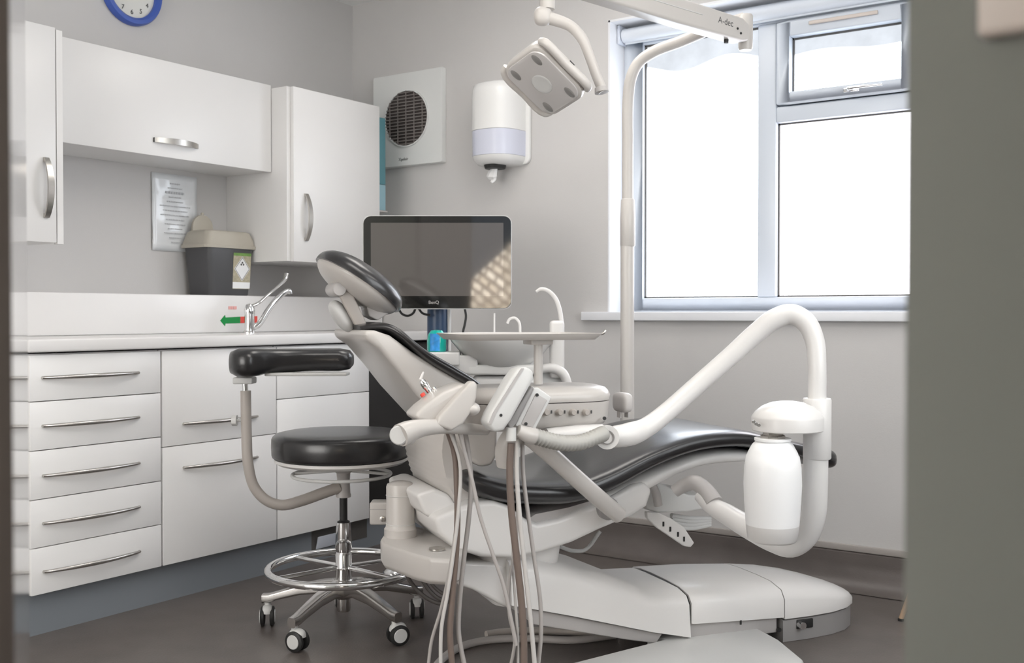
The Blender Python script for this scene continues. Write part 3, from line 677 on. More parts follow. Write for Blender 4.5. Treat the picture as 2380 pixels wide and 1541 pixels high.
# --- headrest
hc = (C3(838,655,0)); e1 = C3(925,712,0)-C3(748,588,0); L1 = e1.length/2; e1n = e1.normalized()
nn = V((-e1n.z,0,e1n.x));  nn = nn if nn.z > 0 else -nn
hr = C3(838,652,0)
G().ell(hr-nn*0.016, e1n*L1*0.985, V((0,0.135,0)), nn*0.046, 2.0, lo=-pi/2, hi=0.15).ob('headrest_shell', PLASTC, ch, M=MC, ang=60)
G().ell(hr-nn*0.010, e1n*(L1+0.004), V((0,0.142,0)), nn*0.052, 2.3, lo=-0.10, hi=pi/2).ob('headrest_cushion', BLACKU, ch, M=MC, ang=60)
nk = G(); 
for v_ in (-0.055, 0.02):
    nk.prism(CP([(786,668),(797,660),(812,664),(822,690),(846,740),(862,785),(856,797),(846,793),(822,752),(800,712),(786,684)], v_), v_-0.008, v_+0.008)
nk.ob('neck_arms', BEIGE, ch, M=MC, bevel=0.004)
G().lathe([(0,0),(0.017,0.002),(0.020,0.012),(0.020,0.10),(0.017,0.110),(0,0.112)], C3(790,672,-0.075), (0,1,0), 20).ob('neck_pivot', PLASTG, ch, M=MC)
G().lathe([(0,0),(0.012,0),(0.012,0.11),(0,0.11)], C3(858,790,-0.075), (0,1,0), 16).ob('lower_pivot', PLASTG, ch, M=MC)
a_ = C3(797,733,0.0); dk = (C3(822,760,0)-C3(782,702,0)).normalized(); nk2 = V((-dk.z,0,dk.x)); nk2 = nk2 if nk2.x < 0 else -nk2
G().ell(a_+nk2*0.004, dk*0.050, V((0,0.045,0)), nk2*0.022, 2.4).ob('lock_knob', PLASTL, ch, M=MC, ang=60)
G().prism(CP([(842,700),(905,722),(870,745),(850,735)], 0), -0.04, 0.04).ob('headrest_slide', PLASTG, ch, M=MC, bevel=0.004)
# --- armrest
G().tube([C3(1440,1198,-0.30),C3(1400,1165,-0.31),C3(1330,1103,-0.32),C3(1262,1042,-0.32),C3(1225,1012,-0.31),C3(1195,1015,-0.30),C3(1178,1045,-0.29),C3(1176,1082,-0.28)], [0.023,0.0235,0.0235,0.0235,0.026,0.030,0.031,0.026], 20, sm=6).ob('armrest', PLASTC, ch, M=MC)
G().lathe([(0,0),(0.032,0),(0.032,0.02),(0.026,0.024),(0.022,0.05),(0,0.05)], C3(1408,1180,-0.215), (0,-1,0.0), 24).ob('armrest_socket', PLASTD, ch, M=MC)
# --- column and base
G().loft([[(u+x, y, z) for x, y in rrect(a, b, 0.05)] for (u, z, a, b) in ((0.0,0.175,0.085,0.12),(-0.01,0.22,0.095,0.14),(-0.02,0.30,0.115,0.16),(-0.025,0.345,0.125,0.165))]).ob('column', PLAST, ch, M=MC, ang=50)
G().box((-0.12,-0.14,0.343),(0.10,0.14,0.356)).ob('column_collar', BLACKR, ch, M=MC, smooth=False)
G().prism(CP([(1075,1305),(1190,1310),(1195,1420),(1160,1405),(1100,1372),(1062,1360)], -0.16), -0.16, 0.12).ob('lift_housing', PLAST, ch, M=MC, bevel=0.012)
vbm = -0.20
arm = CP([(1188,1312),(1235,1306),(1290,1322),(1420,1362),(1560,1415),(1616,1440),(1614,1478),(1560,1478),(1420,1450),(1250,1418),(1195,1408)], vbm)
g = G()
secs = []
T = CP([(1188,1326),(1240,1330),(1330,1352),(1430,1378),(1520,1400),(1602,1425)], vbm); Bt = CP([(1190,1408),(1240,1416),(1330,1432),(1430,1452),(1520,1470),(1606,1482)], vbm)
Tf = [0.03,0.03,0.03,0.03,0.03,0.03]
NT = len(T)
for i, (a,b) in enumerate(zip(T,Bt)):
    f_ = i/(NT-1); u = a[0]; zn = a[1]*(1-f_)+0.150*f_ if i > NT-3 else a[1]; zb2 = b[1]; cr = max(zn+0.040, 0.188) if i < NT-1 else 0.1885
    if i == 0: cr = zn+0.030
    ub = b[0]; sk = 0.012*f_      # the end slants back on the far side
    secs.append([(ub,vbm,zb2),(u,vbm,zn),(u-sk*0.05,vbm+0.016,zn+0.6*(cr-zn)),(u-sk*0.3,vbm+0.06,zn+0.93*(cr-zn)),(u-sk*0.6,-0.06,cr),(u-sk*0.8,0.06,cr),(u-sk,0.13,zn+0.93*(cr-zn)),(u-sk,0.182,zn+0.6*(cr-zn)),(u-sk,0.198,zn),(ub-sk,0.198,zb2)])
G().loft(secs).ob('lift_arm_cover', PLAST, ch, M=MC, ang=55)
G().prism(CP([(1235,1416),(1330,1434),(1540,1474),(1525,1496),(1460,1488),(1240,1452)], vbm+0.02), vbm+0.02, 0.18).ob('lift_arm', PLASTG, ch, M=MC, bevel=0.004)
# middle cover and toe cover (base)
def basecover(name, stations, m):
    secs = []
    for (u, hw, zlo, zed, ztop, c) in stations:
        secs.append([(u,c-hw,zlo),(u,c-hw,zed),(u,c-hw+0.018,zed+0.6*(ztop-zed)),(u,c-hw*0.62,ztop-0.003),(u,c-hw*0.25,ztop),(u,c+hw*0.25,ztop),(u,c+hw*0.62,ztop-0.003),(u,c+hw-0.018,zed+0.6*(ztop-zed)),(u,c+hw,zed),(u,c+hw,zlo)])
    return G().loft(secs).ob(name, m, ch, M=MC, ang=45)
uA = CU(1606,1440,-0.2)[0]; uB = CU(1826,1400,-0.2)[0]; uC = CU(1985,1440,-0.05)[0]
basecover('seam_gasket', [(uA-0.008,0.190,0.095,0.146,0.184,0), (uA+0.012,0.190,0.095,0.146,0.184,0)], BLACKR)
basecover('middle_cover', [(uA+0.004,0.197,0.093,0.152,0.187,0), (uA+0.010,0.20,0.092,0.154,0.1895,0), ((uA+uB)/2,0.20,0.085,0.145,0.187,0), (uB-0.004,0.198,0.078,0.132,0.175,0)], PLAST)
TU = [(0.0,0.197,0.132,0.175),(0.10,0.195,0.122,0.163),(0.19,0.183,0.110,0.146),(0.26,0.158,0.100,0.128),(0.31,0.122,0.091,0.112),(0.34,0.080,0.084,0.098),(0.352,0.035,0.078,0.086)]
basecover('toe_cover', [(uB+a,h,0.072,e,t_,0) for a,h,e,t_ in TU], PLAST)
basecover('toe_base', [(uB+a-0.004,h-0.004,0.001,0.066,0.0715,0) for a,h,e,t_ in TU], PLASTD)
G().box((uA-0.02,-0.185,0.03),(uB-0.02,0.18,0.093)).ob('middle_base', PLASTG, ch, M=MC, bevel=0.004)
g = G()
p0 = C3(1862,1447,-0.198); p1 = C3(1918,1467,-0.198)
G().box((uB+0.045,-0.196,0.036),(uB+0.105,-0.180,0.064)).ob('service_port', BLACKR, ch, M=MC, bevel=0.003)
G().lathe([(0,0),(0.011,0),(0.011,0.02),(0,0.02)], (uB+0.055,-0.194,0.050), (0,-1,0.0), 16).ob('port_connector', CHROME, ch, M=MC)
for (px,py) in ((1578,1497),(1809,1463)): G().lathe([(0,0),(0.007,0),(0.007,0.006),(0,0.006)], C3(px,py,-0.189), (0,-1,0), 14).ob('screw', BLACKR, ch, M=MC)
g = G().box((0,-0.2015,0),(0.005,-0.198,0.013)); sc = C3(1720,1452,-0.2); 
g.ob('cover_slot', BLACKR, ch, M=MC @ Matrix.Translation((sc.x,0,sc.z)))
# floor plate
fp = CP([(1350,1560),(1590,1512),(1836,1482),(1866,1530),(1868,1560)], -0.25)
zf = 0.030
def fl(px,py,z): 
    d = FW + RR*((px-1190)/FPX) - UP*((py-770.5)/FPX); p = CAMP+d*((z-CAMP.z)/d.z); q = MCi @ p; return (q.x,q.y)
uF0, vF0 = fl(1862,1532,0.03); uF1, vF1 = fl(1560,1512,0.045)
FPL = [fl(1548,1484,0.05), fl(1296,1548,0.05), fl(1450,1800,0.05), fl(1870,1590,0.05), fl(1868,1532,0.05), fl(1812,1486,0.05), (uB-0.08,-0.12), (uA-0.10,-0.12)]
fcx_ = sum(p[0] for p in FPL)/8; fcy_ = sum(p[1] for p in FPL)/8
G().loft([[(fcx_+(x-fcx_)*k_, fcy_+(y-fcy_)*k_, z) for x,y in FPL] for z,k_ in ((0.001,1.02),(0.034,1.01),(0.050,0.98))]).ob('floor_plate', PLASTL, ch, M=MC, bevel=0.004, seg=2)
# under-leg bracket, link block and hanging guard
g = G().prism(CP([(1500,1160),(1530,1120),(1560,1135),(1600,1150),(1640,1152),(1642,1182),(1600,1190),(1530,1192),(1505,1186)], -0.14), -0.14, 0.10)
g.ob('arm_bracket', PLASTL, ch, M=MC, bevel=0.006)
G().tube([C3(1470,1105,-0.16),C3(1500,1112,-0.17),C3(1522,1140,-0.17),C3(1530,1175,-0.17)], 0.013, 12, sm=4).ob('joint_ring', PLASTG, ch, M=MC)
g = G().prism(CP([(1504,1190),(1530,1192),(1560,1205),(1590,1225),(1614,1262),(1606,1272),(1592,1270),(1530,1228),(1506,1205)], -0.15), -0.15, -0.13)
g.ob('hanging_guard', PLAST, ch, M=MC, bevel=0.003)
g = G()
for (x,y) in ((1542,1218),(1558,1230),(1576,1242),(1590,1253)): c = C3(x,y,-0.1515); g.box((c.x-0.0025,-0.1525,c.z-0.007),(c.x+0.0025,-0.1495,c.z+0.007))
g.ob('guard_slots', BLACKR, ch, M=MC, smooth=False)
for k in range(4):
    G().tube([C3(1560,1198+k*8,-0.10),C3(1600,1204+k*8,-0.09),C3(1650,1205+k*5,-0.06)], 0.007, 10, sm=4).ob('cable_loop', PLASTL, ch, M=MC)
G().tube([C3(1300,1270,0.05),C3(1330,1280,0.05),C3(1360,1278,0.05),C3(1395,1235,0.05)], 0.006, 10, sm=5).ob('cable_loop', PLASTL, ch, M=MC)

# ================================================================== DELIVERY UNIT
du = thing('delivery_unit', 'white instrument delivery unit on a bent arm with hanging hoses and water bottle', 'dental unit', MC)
vD = -0.50
body_d0, body_d1 = vD, vD+0.24
def plate(poly_px, v0, v1, name, m, bevel=0.01, par=None, **k):
    return G().prism(CP(poly_px, v0), v0, v1).ob(name, m, par or du, M=MC, bevel=bevel, **k)
# main tray body: lower box and lid
u0, zl = CU(1100,1000,vD); u1 = CU(1450,950,vD)[0]
zt_ = CU(1300,902,vD)[1]; zm = CU(1300,937,vD)[1]; zb3 = CU(1250,1004,vD)[1]
uc = (u0+u1)/2; hwu = (u1-u0)/2; vc = vD+0.12; hv = 0.12
def rr_sec(s, z, r=0.06): return [(uc+x*s if True else 0, vc+y*s, z) for x,y in rrect(hwu, hv, r)]
def rr_in(d, z, r=0.105): return [(uc+x, vc+y, z) for x,y in rrect(hwu-d, hv-d, max(r-d,0.01))]
cb = G().loft([rr_in(0.035,zb3), rr_in(0.014,zb3+0.010), rr_in(0.004,zb3+0.026), rr_in(0.0,zm-0.001)]).ob('console_body', PLASTC, du, M=MC, ang=50)
G().loft([rr_in(0.0005,zm+0.001), rr_in(-0.002,zm+0.012), rr_in(0.003,zt_-0.014), rr_in(0.012,zt_-0.005), rr_in(0.030,zt_), rr_in(0.05,zt_+0.001)]).ob('console_lid', PLASTC, du, M=MC, ang=50)
for px in (1268,1299,1330,1361):
    c = C3(px,958,vD); 
    k_ = G().lathe([(0,0.012),(0.006,0.012),(0.0085,0.008),(0.0085,-0.004),(0,-0.004)], c, (0,-1,0), 16).ob('knob', BEIGE, cb, M=MC)
    G().box((c.x+0.015,vD-0.0012,c.z-0.004),(c.x+0.0175,vD+0.002,c.z+0.004)).ob('mark', INK, cb, M=MC, smooth=False)
c = C3(1404,972,vD+0.004); G().lathe([(0,0),(0.0045,0),(0.0045,0.004),(0,0.004)], c, (0,-1,0), 12).ob('screw', BLACKR, cb, M=MC)
kb = C3(1447,935,vD+0.10)
G().ell(kb, V((0.016,0,0)), V((0,0.04,0)), V((0,0,0.026)), 3.5).ob('brake_handle', PLASTG, du, M=MC, ang=60)
for dx in (-0.010, 0.012): G().box((kb.x+dx-0.0015,kb.y-0.01,kb.z-0.040),(kb.x+dx+0.0015,kb.y+0.01,kb.z-0.02)).ob('pin', PLASTG, du, M=MC)
# left instrument holder wings
vW = vD-0.03
wing = [(962,968),(985,945),(1030,912),(1070,895),(1090,892),(1075,920),(1030,965),(1012,985),(975,978)]
plate(wing, vW-0.03, vW+0.06, 'holder_wing', PLASTC, 0.014, seg=4, bang=40)
wing2 = [(1014,988),(1022,968),(1060,925),(1085,898),(1100,884),(1110,892),(1108,925),(1098,955),(1078,985),(1050,1002)]
plate(wing2, vW-0.055, vW-0.02, 'holder_wing', PLASTC, 0.012, seg=4, bang=40)
G().ell(C3(1095,950,vW-0.03), V((0.020,0,0)), V((0,0.03,0)), V((0,0,0.016)), 2).ob('wing_pivot', PLASTC, du, M=MC, ang=60)
# handle
G().tube([C3(1130,1000,vW+0.05),C3(1080,996,vW),C3(1030,992,vW-0.03),C3(980,995,vW-0.05),C3(950,1003,vW-0.06),C3(930,1012,vW-0.07)], [0.012,0.014,0.016,0.020,0.025,0.026], 20, sm=5).ob('grip_handle', PLASTC, du, M=MC)
G().tube([C3(945,1008,vW-0.06),C3(948,1022,vW-0.06),C3(946,1032,vW-0.06)], [0.020,0.018,0.010], 14, sm=3).ob('grip_trigger', PLASTC, du, M=MC)
G().lathe([(0,0.003),(0.019,0.003),(0.022,0.0)], C3(927,1012,vW-0.073), (-0.55,-0.83,-0.05), 24).ob('grip_cap', PLASTL, du, M=MC)
# keypad panel
kp = plate([(1131,985),(1140,962),(1188,880),(1205,858),(1224,852),(1240,862),(1242,880),(1190,975),(1172,1000),(1150,1006)], vD-0.11, vD-0.055, 'keypad', PLASTL, 0.008, seg=3, bang=40)
plate([(1136,985),(1146,960),(1212,856),(1218,856),(1152,962),(1142,986)], vD-0.1115, vD-0.109, 'keypad_seam', PLASTG, 0.0, par=kp, smooth=False)
G().lathe([(0,0),(0.0035,0),(0.0035,0.002),(0,0.002)], C3(1164,965,vD-0.11), (0,-1,0), 10).ob('screw', BLACKR, kp, M=MC)
mb = plate([(1197,990),(1240,903),(1250,900),(1283,924),(1244,1000),(1232,1006)], vD-0.08, vD-0.03, 'junction_box', PLASTL, 0.004)
plate([(1212,985),(1246,914),(1272,930),(1238,994)], vD-0.0825, vD-0.079, 'cover_plate', PLASTG, 0.001, par=mb)
plate([(1188,1000),(1180,985),(1236,896),(1242,902),(1200,985)], vD-0.085, vD-0.02, 'cable_duct', PLASTD, 0.003)
for p in ((1248,918),(1222,985)): G().lathe([(0,0),(0.004,0),(0.004,0.002),(0,0.002)], C3(*p,vD-0.0825), (0,-1,0), 10).ob('screw', BLACKR, mb, M=MC)
# instrument tray on a post
tr_z = CU(1250,783,-0.42)[1]
G().tube([C3(1251,795,-0.40),C3(1251,893,-0.40)], 0.0115, 16, sm=1).ob('tray_post', PLASTC, du, M=MC)
ta = CU(1045,776,-0.40)[0]; tb_ = CU(1372,776,-0.40)[0]
G().loft([[(( ta+tb_)/2+x, -0.38+y, z) for x,y in rrect((tb_-ta)/2-d_, 0.12-d_, 0.03)] for z,d_ in ((tr_z-0.007,0.022),(tr_z-0.0065,0.015),(tr_z+0.007,0.002),(tr_z+0.009,0.0),(tr_z+0.009,0.004),(tr_z-0.002,0.014))]).ob('tray', PLASTC, du, M=MC, ang=40)
G().tube([C3(1358,778,-0.40),C3(1385,777,-0.42),C3(1402,775,-0.43),C3(1408,768,-0.43)], 0.003, 8, sm=4).ob('tray_hook', STEEL, du, M=MC)
G().box((CU(1225,800,-0.40)[0],-0.43,tr_z-0.020),(CU(1275,800,-0.40)[0],-0.37,tr_z-0.005)).ob('tray_mount', PLASTC, du, M=MC, bevel=0.003)
# big bent arm
def dv_(d): return d
arm_pts = [at(1395,1016,2.66),at(1430,1015,2.68),at(1468,1008,2.70),at(1498,996,2.72),at(1540,966,2.74),at(1620,896,2.76),at(1700,826,2.76),at(1765,768,2.75),at(1800,742,2.74),at(1838,730,2.73),at(1872,748,2.72),at(1893,790,2.71),at(1899,850,2.70),at(1899,935,2.70)]
G().tube(arm_pts, [0.018,0.028,0.030,0.026,0.0245,0.024,0.0245,0.026,0.027,0.0265,0.026,0.0245,0.023,0.023], 24, sm=6).ob('arm_tube', PLAST, du)
G().lathe([(0,0),(0.033,0),(0.035,0.003),(0.035,0.150),(0.033,0.153),(0,0.153)], at(1899,1066,2.70), (0,0,1), 28).ob('collar', PLAST, du)
G().lathe([(0.0,0),(0.034,0),(0.036,0.004),(0.034,0.009),(0,0.009)], at(1899,934,2.70), (0,0,1), 28).ob('collar_ring', PLAST, du)
low = [at(1896,1060,2.70),at(1895,1130,2.70),at(1890,1200,2.71),at(1872,1246,2.73),at(1838,1268,2.76),at(1796,1256,2.80),at(1740,1226,2.86),at(1690,1196,2.92),at(1650,1172,2.96),at(1628,1150,2.99)]
G().tube(low, [0.031,0.031,0.031,0.031,0.031,0.031,0.031,0.029,0.024,0.020], 24, sm=6).ob('lower_arm_tube', PLAST, du)
G().tube([at(1660,1170,2.95),at(1640,1140,2.98),at(1615,1122,3.0),at(1590,1128,3.02),at(1568,1142,3.03)], [0.026,0.024,0.022,0.020,0.018], 20, sm=5).ob('elbow', PLASTG, du)
# front joint
jc = at(1410,1015,2.655)
G().lathe([(0,0),(0.027,0),(0.030,0.004),(0.030,0.016),(0,0.016)], jc, -FF, 28).ob('joint_cap', PLAST, du)
G().lathe([(0.018,0),(0.018,0.003),(0.015,0.003),(0.015,0)], jc-FF*0.0155, -FF, 24).ob('joint_groove', PLASTD, du)
G().tube([at(1270,1012,2.62),at(1340,1006,2.64),at(1400,1000,2.66)], [0.018,0.02,0.016], 14, sm=4, flat=1.3).ob('underarm', PLAST, du)
# corrugated hose
path = crom([tuple(at(1236,1012,2.50)),tuple(at(1270,1022,2.52)),tuple(at(1310,1030,2.55)),tuple(at(1350,1028,2.58)),tuple(at(1388,1014,2.61)),tuple(at(1402,1008,2.63))], 10)
G().tube(path, [0.0200 if i%2 else 0.0138 for i in range(len(path))], 16, sm=1).ob('corrugated_hose', CORR, du, ang=180)
G().tube([at(1203,1000,2.48),at(1225,1010,2.49),at(1240,1014,2.50)], [0.014,0.019,0.020], 14, sm=3).ob('hose_cuff', PLASTC, du)
G().lathe([(0.010,0),(0.012,0),(0.012,0.03),(0.010,0.03)], at(1188,1024,2.47), (0,0,1), 16).ob('hose_guide', PLASTL, du)
# water bottle
bc = at(1796,1015,2.62); sc_ = 2.62/FPX
def bz(y): return -(y-1015)*sc_
prof = [(0,bz(1257)),(54*sc_,bz(1257)),(58*sc_,bz(1252)),(61*sc_,bz(1220)),(64.5*sc_,bz(1170)),(66.5*sc_,bz(1125)),(65*sc_,bz(1085)),(61*sc_,bz(1060)),(58.5*sc_,bz(1057)),(57*sc_,bz(1052)),(47*sc_,bz(1033)),(38*sc_,bz(1025)),(42*sc_,bz(1024)),(42*sc_,bz(1018)),(0,bz(1018))]
bt = G().lathe([p for p in prof if p[1] >= bz(1220)-1e-6 and True][1:0] or prof[3:], bc, (0,0,1), 40).ob('water_bottle', BOTTLE, du, ang=42)
G().lathe([(0,bz(1258)),(52*sc_,bz(1258)),(57*sc_,bz(1253)),(61.2*sc_,bz(1219)),(0,bz(1219))], bc, (0,0,1), 40).ob('bottle_foot', PLAST, bt, ang=50)
G().tube([bc+V((0,0,bz(1020))), bc+V((0.002,0,bz(1200)))], 0.002, 8, sm=1).ob('dip_tube', PLASTG, bt)
G().lathe([(0,bz(1020)),(30*sc_,bz(1020)),(30*sc_,bz(1012)),(24*sc_,bz(1010)),(24*sc_,bz(998)),(0,bz(998))], bc, (0,0,1), 8).ob('bottle_neck', STEEL, du, ang=20)
hc_ = at(1830,1000,2.66); s2 = 2.66/FPX
def hz_(y): return -(y-1000)*s2
G().lathe([(0,hz_(1000)),(80*s2,hz_(1000)),(82*s2,hz_(998)),(82.5*s2,hz_(971)),(81*s2,hz_(967)),(73*s2,hz_(956)),(58*s2,hz_(944)),(38*s2,hz_(935.5)),(18*s2,hz_(932)),(0,hz_(931.5))], hc_, (0,0,1), 40).ob('bottle_holder', PLAST, du, ang=30)
G().tube([at(1885,985,2.70),at(1887,1060,2.70),at(1884,1200,2.70)], 0.012, 12, sm=1).ob('side_hose', PLAST, du)
for (x,y) in ((1751,980),(1757,985),(1763,988)): G().lathe([(0,0),(0.004,0),(0.004,0.006),(0,0.006)], at(x,y,2.60), -FF, 10).ob('connector', STEEL, du)
# hoses
D0 = 2.53
HZ = [
 ([(1052,1000),(1066,1080),(1062,1200),(1046,1320),(1024,1420),(1003,1490),(994,1560)], 0.0040, HOSEG, 2.52),
 ([(1046,1002),(1068,1070),(1066,1180),(1052,1300),(1040,1380),(1026,1460),(1024,1560)], 0.0045, HOSEL, 2.50),
 ([(1040,998),(1056,1050),(1062,1130),(1062,1250),(1052,1380),(1046,1470),(1052,1560)], 0.0075, HOSEB, 2.51),
 ([(1066,998),(1080,1050),(1096,1110),(1116,1200),(1146,1290),(1170,1360),(1186,1430),(1200,1500)], 0.0045, HOSEG, 2.49),
 ([(1080,998),(1090,1060),(1095,1120),(1090,1200),(1078,1300),(1068,1400),(1066,1470),(1082,1560)], 0.0058, HOSEG, 2.53),
 ([(1188,1030),(1185,1080),(1188,1180),(1200,1290),(1212,1400),(1217,1480),(1218,1560)], 0.0085, HOSEB, 2.50),
 ([(1203,1020),(1201,1100),(1208,1200),(1218,1300),(1230,1410),(1238,1490),(1244,1560)], 0.0055, HOSEL, 2.50),
 ([(1214,1020),(1216,1100),(1228,1200),(1242,1300),(1256,1400),(1257,1480),(1249,1560)], 0.0050, HOSEG, 2.52),
 ([(1198,1030),(1204,1150),(1198,1270),(1184,1350),(1184,1430),(1196,1490),(1184,1560)], 0.0040, HOSEG, 2.54),
 ([(1196,1200),(1192,1300),(1198,1400),(1203,1480),(1204,1560)], 0.0035, HOSEL, 2.55)]
for pts, r, m, d in HZ:
    G().tube([at(x,y,d) for x,y in pts], r, 12, sm=6).ob('instrument_hose', m, du)

# air/water syringe in the holder
sy_ = thing('air_water_syringe', 'small chrome air and water syringe standing in the holder wing', 'syringe', at(1000,930,2.5))
ax_ = (at(975,878,2.52)-at(1014,930,2.52)).normalized(); b0 = at(1012,928,2.52)
G().lathe([(0,0),(0.009,0),(0.009,0.02),(0.007,0.022),(0.007,0.034),(0.0085,0.036),(0.0085,0.052),(0.005,0.057),(0,0.058)], b0, ax_, 18).ob('body', CHROME, sy_)
G().lathe([(0,0),(0.006,0),(0.006,0.03),(0,0.03)], b0+(at(1024,924,2.52)-b0), ax_, 14).ob('barrel', CHROME, sy_)
G().tube([at(977,882,2.52),at(981,872,2.52),at(984,864,2.52)], [0.0035,0.003,0.002], 8, sm=2).ob('nozzle', PLAST, sy_)
G().lathe([(0,0),(0.006,0),(0.006,0.008),(0,0.009)], at(985,921,2.51), (at(980,914,2.51)-at(985,921,2.51)).normalized(), 12).ob('button', RED, sy_)

# ================================================================== ASSISTANT SIDE UNIT (suction)
su = thing('suction_unit', 'white suction unit with round filter canister beside the chair back', 'suction unit', at(960,1350,2.93))
q = lambda x,y,d: tuple(at(x,y,d))
# box: plan polygon at top height, sides down
zt2 = at(930,1240,2.98).z
ring = [at(888,1250,3.05),at(960,1232,3.22),at(1010,1240,3.20),at(1110,1270,3.02),at(1110,1300,2.92),at(1040,1300,2.85),at(985,1295,2.87),at(900,1262,3.0)]
top_ = []
for (px,py) in ((884,1252),(892,1240),(925,1228),(960,1226),(1020,1238),(1078,1252),(1080,1290),(1050,1300),(1000,1297),(960,1287),(890,1262)):
    d = FW + RR*((px-1190)/FPX) - UP*((py-770.5)/FPX); p = CAMP + d*((0.375-CAMP.z)/d.z); top_.append(p)
g = G(); n_ = len(top_); cen = sum(top_, V((0,0,0)))/n_
g.loft([[cen+(p-cen)*s_+V((0,0,dz)) for p in top_] for s_,dz in ((0.90,-0.072),(0.99,-0.060),(1.0,-0.008),(0.97,0.0))])
g.ob('housing', PLASTC, su, bevel=0.004, ang=40)
cc = at(931,1243,2.985); s3 = 2.985/FPX
hh = lambda y: -(y-1243)*s3
G().lathe([(0,hh(1247)),(38*s3,hh(1247)),(38*s3,hh(1228)),(35*s3,hh(1225)),(33*s3,hh(1215)),(33*s3,hh(1130)),(31*s3,hh(1124)),(20*s3,hh(1119)),(0,hh(1118))], cc, (0,0,1), 36).ob('canister', PLASTC, su, ang=40)
for y_ in (1228,1216,1150): G().lathe([(33.2*s3,hh(y_)-0.001),(34.2*s3,hh(y_)),(33.2*s3,hh(y_)+0.001)], cc, (0,0,1), 36).ob('band', PLASTL, su)
G().lathe([(0,0),(0.022,0),(0.022,0.004),(0.016,0.005),(0,0.004)], at(1016,1278,0.625*FPX/(1278-729.4))+V((0,0,0.001)), (0,0,1), 24).ob('cap', STEEL, su)
bx = at(884,1190,3.12)
G().obox(bx, RR*0.028, FF*0.03, V((0,0,0.033))).ob('valve_box', PLASTC, su, bevel=0.006)
G().obox(bx+V((0,0,0.013)), RR*0.0285, FF*0.0305, V((0,0,0.0007))).ob('valve_seam', PLASTD, su, smooth=False)
G().lathe([(0,0),(0.008,0),(0.008,0.003),(0.004,0.004),(0,0.004)], at(889,1206,3.088), -FF, 16).ob('valve_screw', STEEL, su)
G().tube([at(900,1205,3.12),at(930,1225,3.12),at(960,1235,3.1)], 0.016, 12, sm=3).ob('link_arm', PLASTC, su)
G().tube([at(950,1232,3.15),at(985,1237,3.15),at(1040,1250,3.12)], 0.012, 12, sm=3).ob('link_arm', PLASTC, su)
for pts, r in (([(942,1330),(958,1358),(985,1385),(1012,1400),(1040,1405)],0.006), ([(980,1345),(998,1372),(1018,1390),(1045,1400)],0.006), ([(995,1345),(1010,1365),(1030,1380),(1050,1385)],0.005)):
    G().tube([at(x,y,2.95) for x,y in pts], r, 10, sm=5).ob('suction_hose', HOSED, su)

# ================================================================== SPITTOON UNIT
sp = thing('spittoon_unit', 'white spittoon with wide shallow bowl and curved filler spouts behind the chair', 'spittoon', at(1190,1300,3.5))
sD = 3.5; s4 = sD/FPX
bc2 = at(1168,775,sD); b2 = lambda y: -(y-775)*s4
G().lathe([(0,b2(850)),(60*s4,b2(850)),(92*s4,b2(825)),(118*s4,b2(795)),(128*s4,b2(778)),(129*s4,b2(774)),(125*s4,b2(774)),(112*s4,b2(795)),(86*s4,b2(820)),(40*s4,b2(835)),(0,b2(838))], bc2, (0,0,1), 48).ob('bowl', CERAM, sp, ang=50)
def cam_box(x0,y0,x1,y1,d0,d1,name,m,par,bevel=0.01,seg=3,**k):
    dm = d0; a = at(x0,y1,dm); b = at(x1,y0,dm); c = (a+b)/2; hw = abs((b-a).dot(RR))/2; hh2 = abs(b.z-a.z)/2
    c = c + FF*((d1-d0)/2)
    return G().obox(c, RR*hw, FF*((d1-d0)/2), V((0,0,hh2))).ob(name, m, par, bevel=bevel, seg=seg, **k)
cam_box(1085,848,1262,872,3.42,3.66,'bowl_collar',CERAM,sp,0.008)
cam_box(1095,874,1250,1240,3.44,3.64,'pedestal',PLAST,sp,0.02)
cam_box(992,819,1068,850,3.40,3.52,'ledge',PLAST,sp,0.006)
cam_box(1050,826,1110,870,3.42,3.50,'ledge_arm',PLAST,sp,0.006)
cam_box(1278,745,1312,880,3.46,3.52,'spout_column',PLAST,sp,0.012)
G().tube([at(1246,678,3.49),at(1256,672,3.49),at(1272,675,3.49),at(1290,692,3.49),at(1300,718,3.49),at(1305,750,3.49)], [0.004,0.006,0.0065,0.007,0.0075,0.008], 14, sm=5).ob('cup_filler_spout', PLAST, sp)
G().tube([at(1179,752,3.49),at(1184,742,3.49),at(1196,739,3.49),at(1206,748,3.49),at(1209,775,3.49)], 0.0045, 12, sm=5).ob('rinse_spout', PLAST, sp)
G().tube([at(1149,772,3.5),at(1149,728,3.5)], 0.0028, 8, sm=1).ob('flush_pipe', PLAST, sp)
G().tube([at(1245,860,3.46),at(1285,856,3.46),at(1308,868,3.46),at(1318,890,3.46),at(1320,930,3.46)], [0.014,0.016,0.016,0.015,0.015], 14, sm=5).ob('side_cover', PLAST, sp)
cam_box(1240,862,1312,960,3.48,3.60,'side_body',PLASTL,sp,0.01)
# light pole bracket joins the pedestal
G().tube([at(1240,1100,3.58),at(1350,1095,3.62),at(1440,1090,3.66)], 0.026, 16, sm=1).ob('pole_bracket', PLAST, sp)

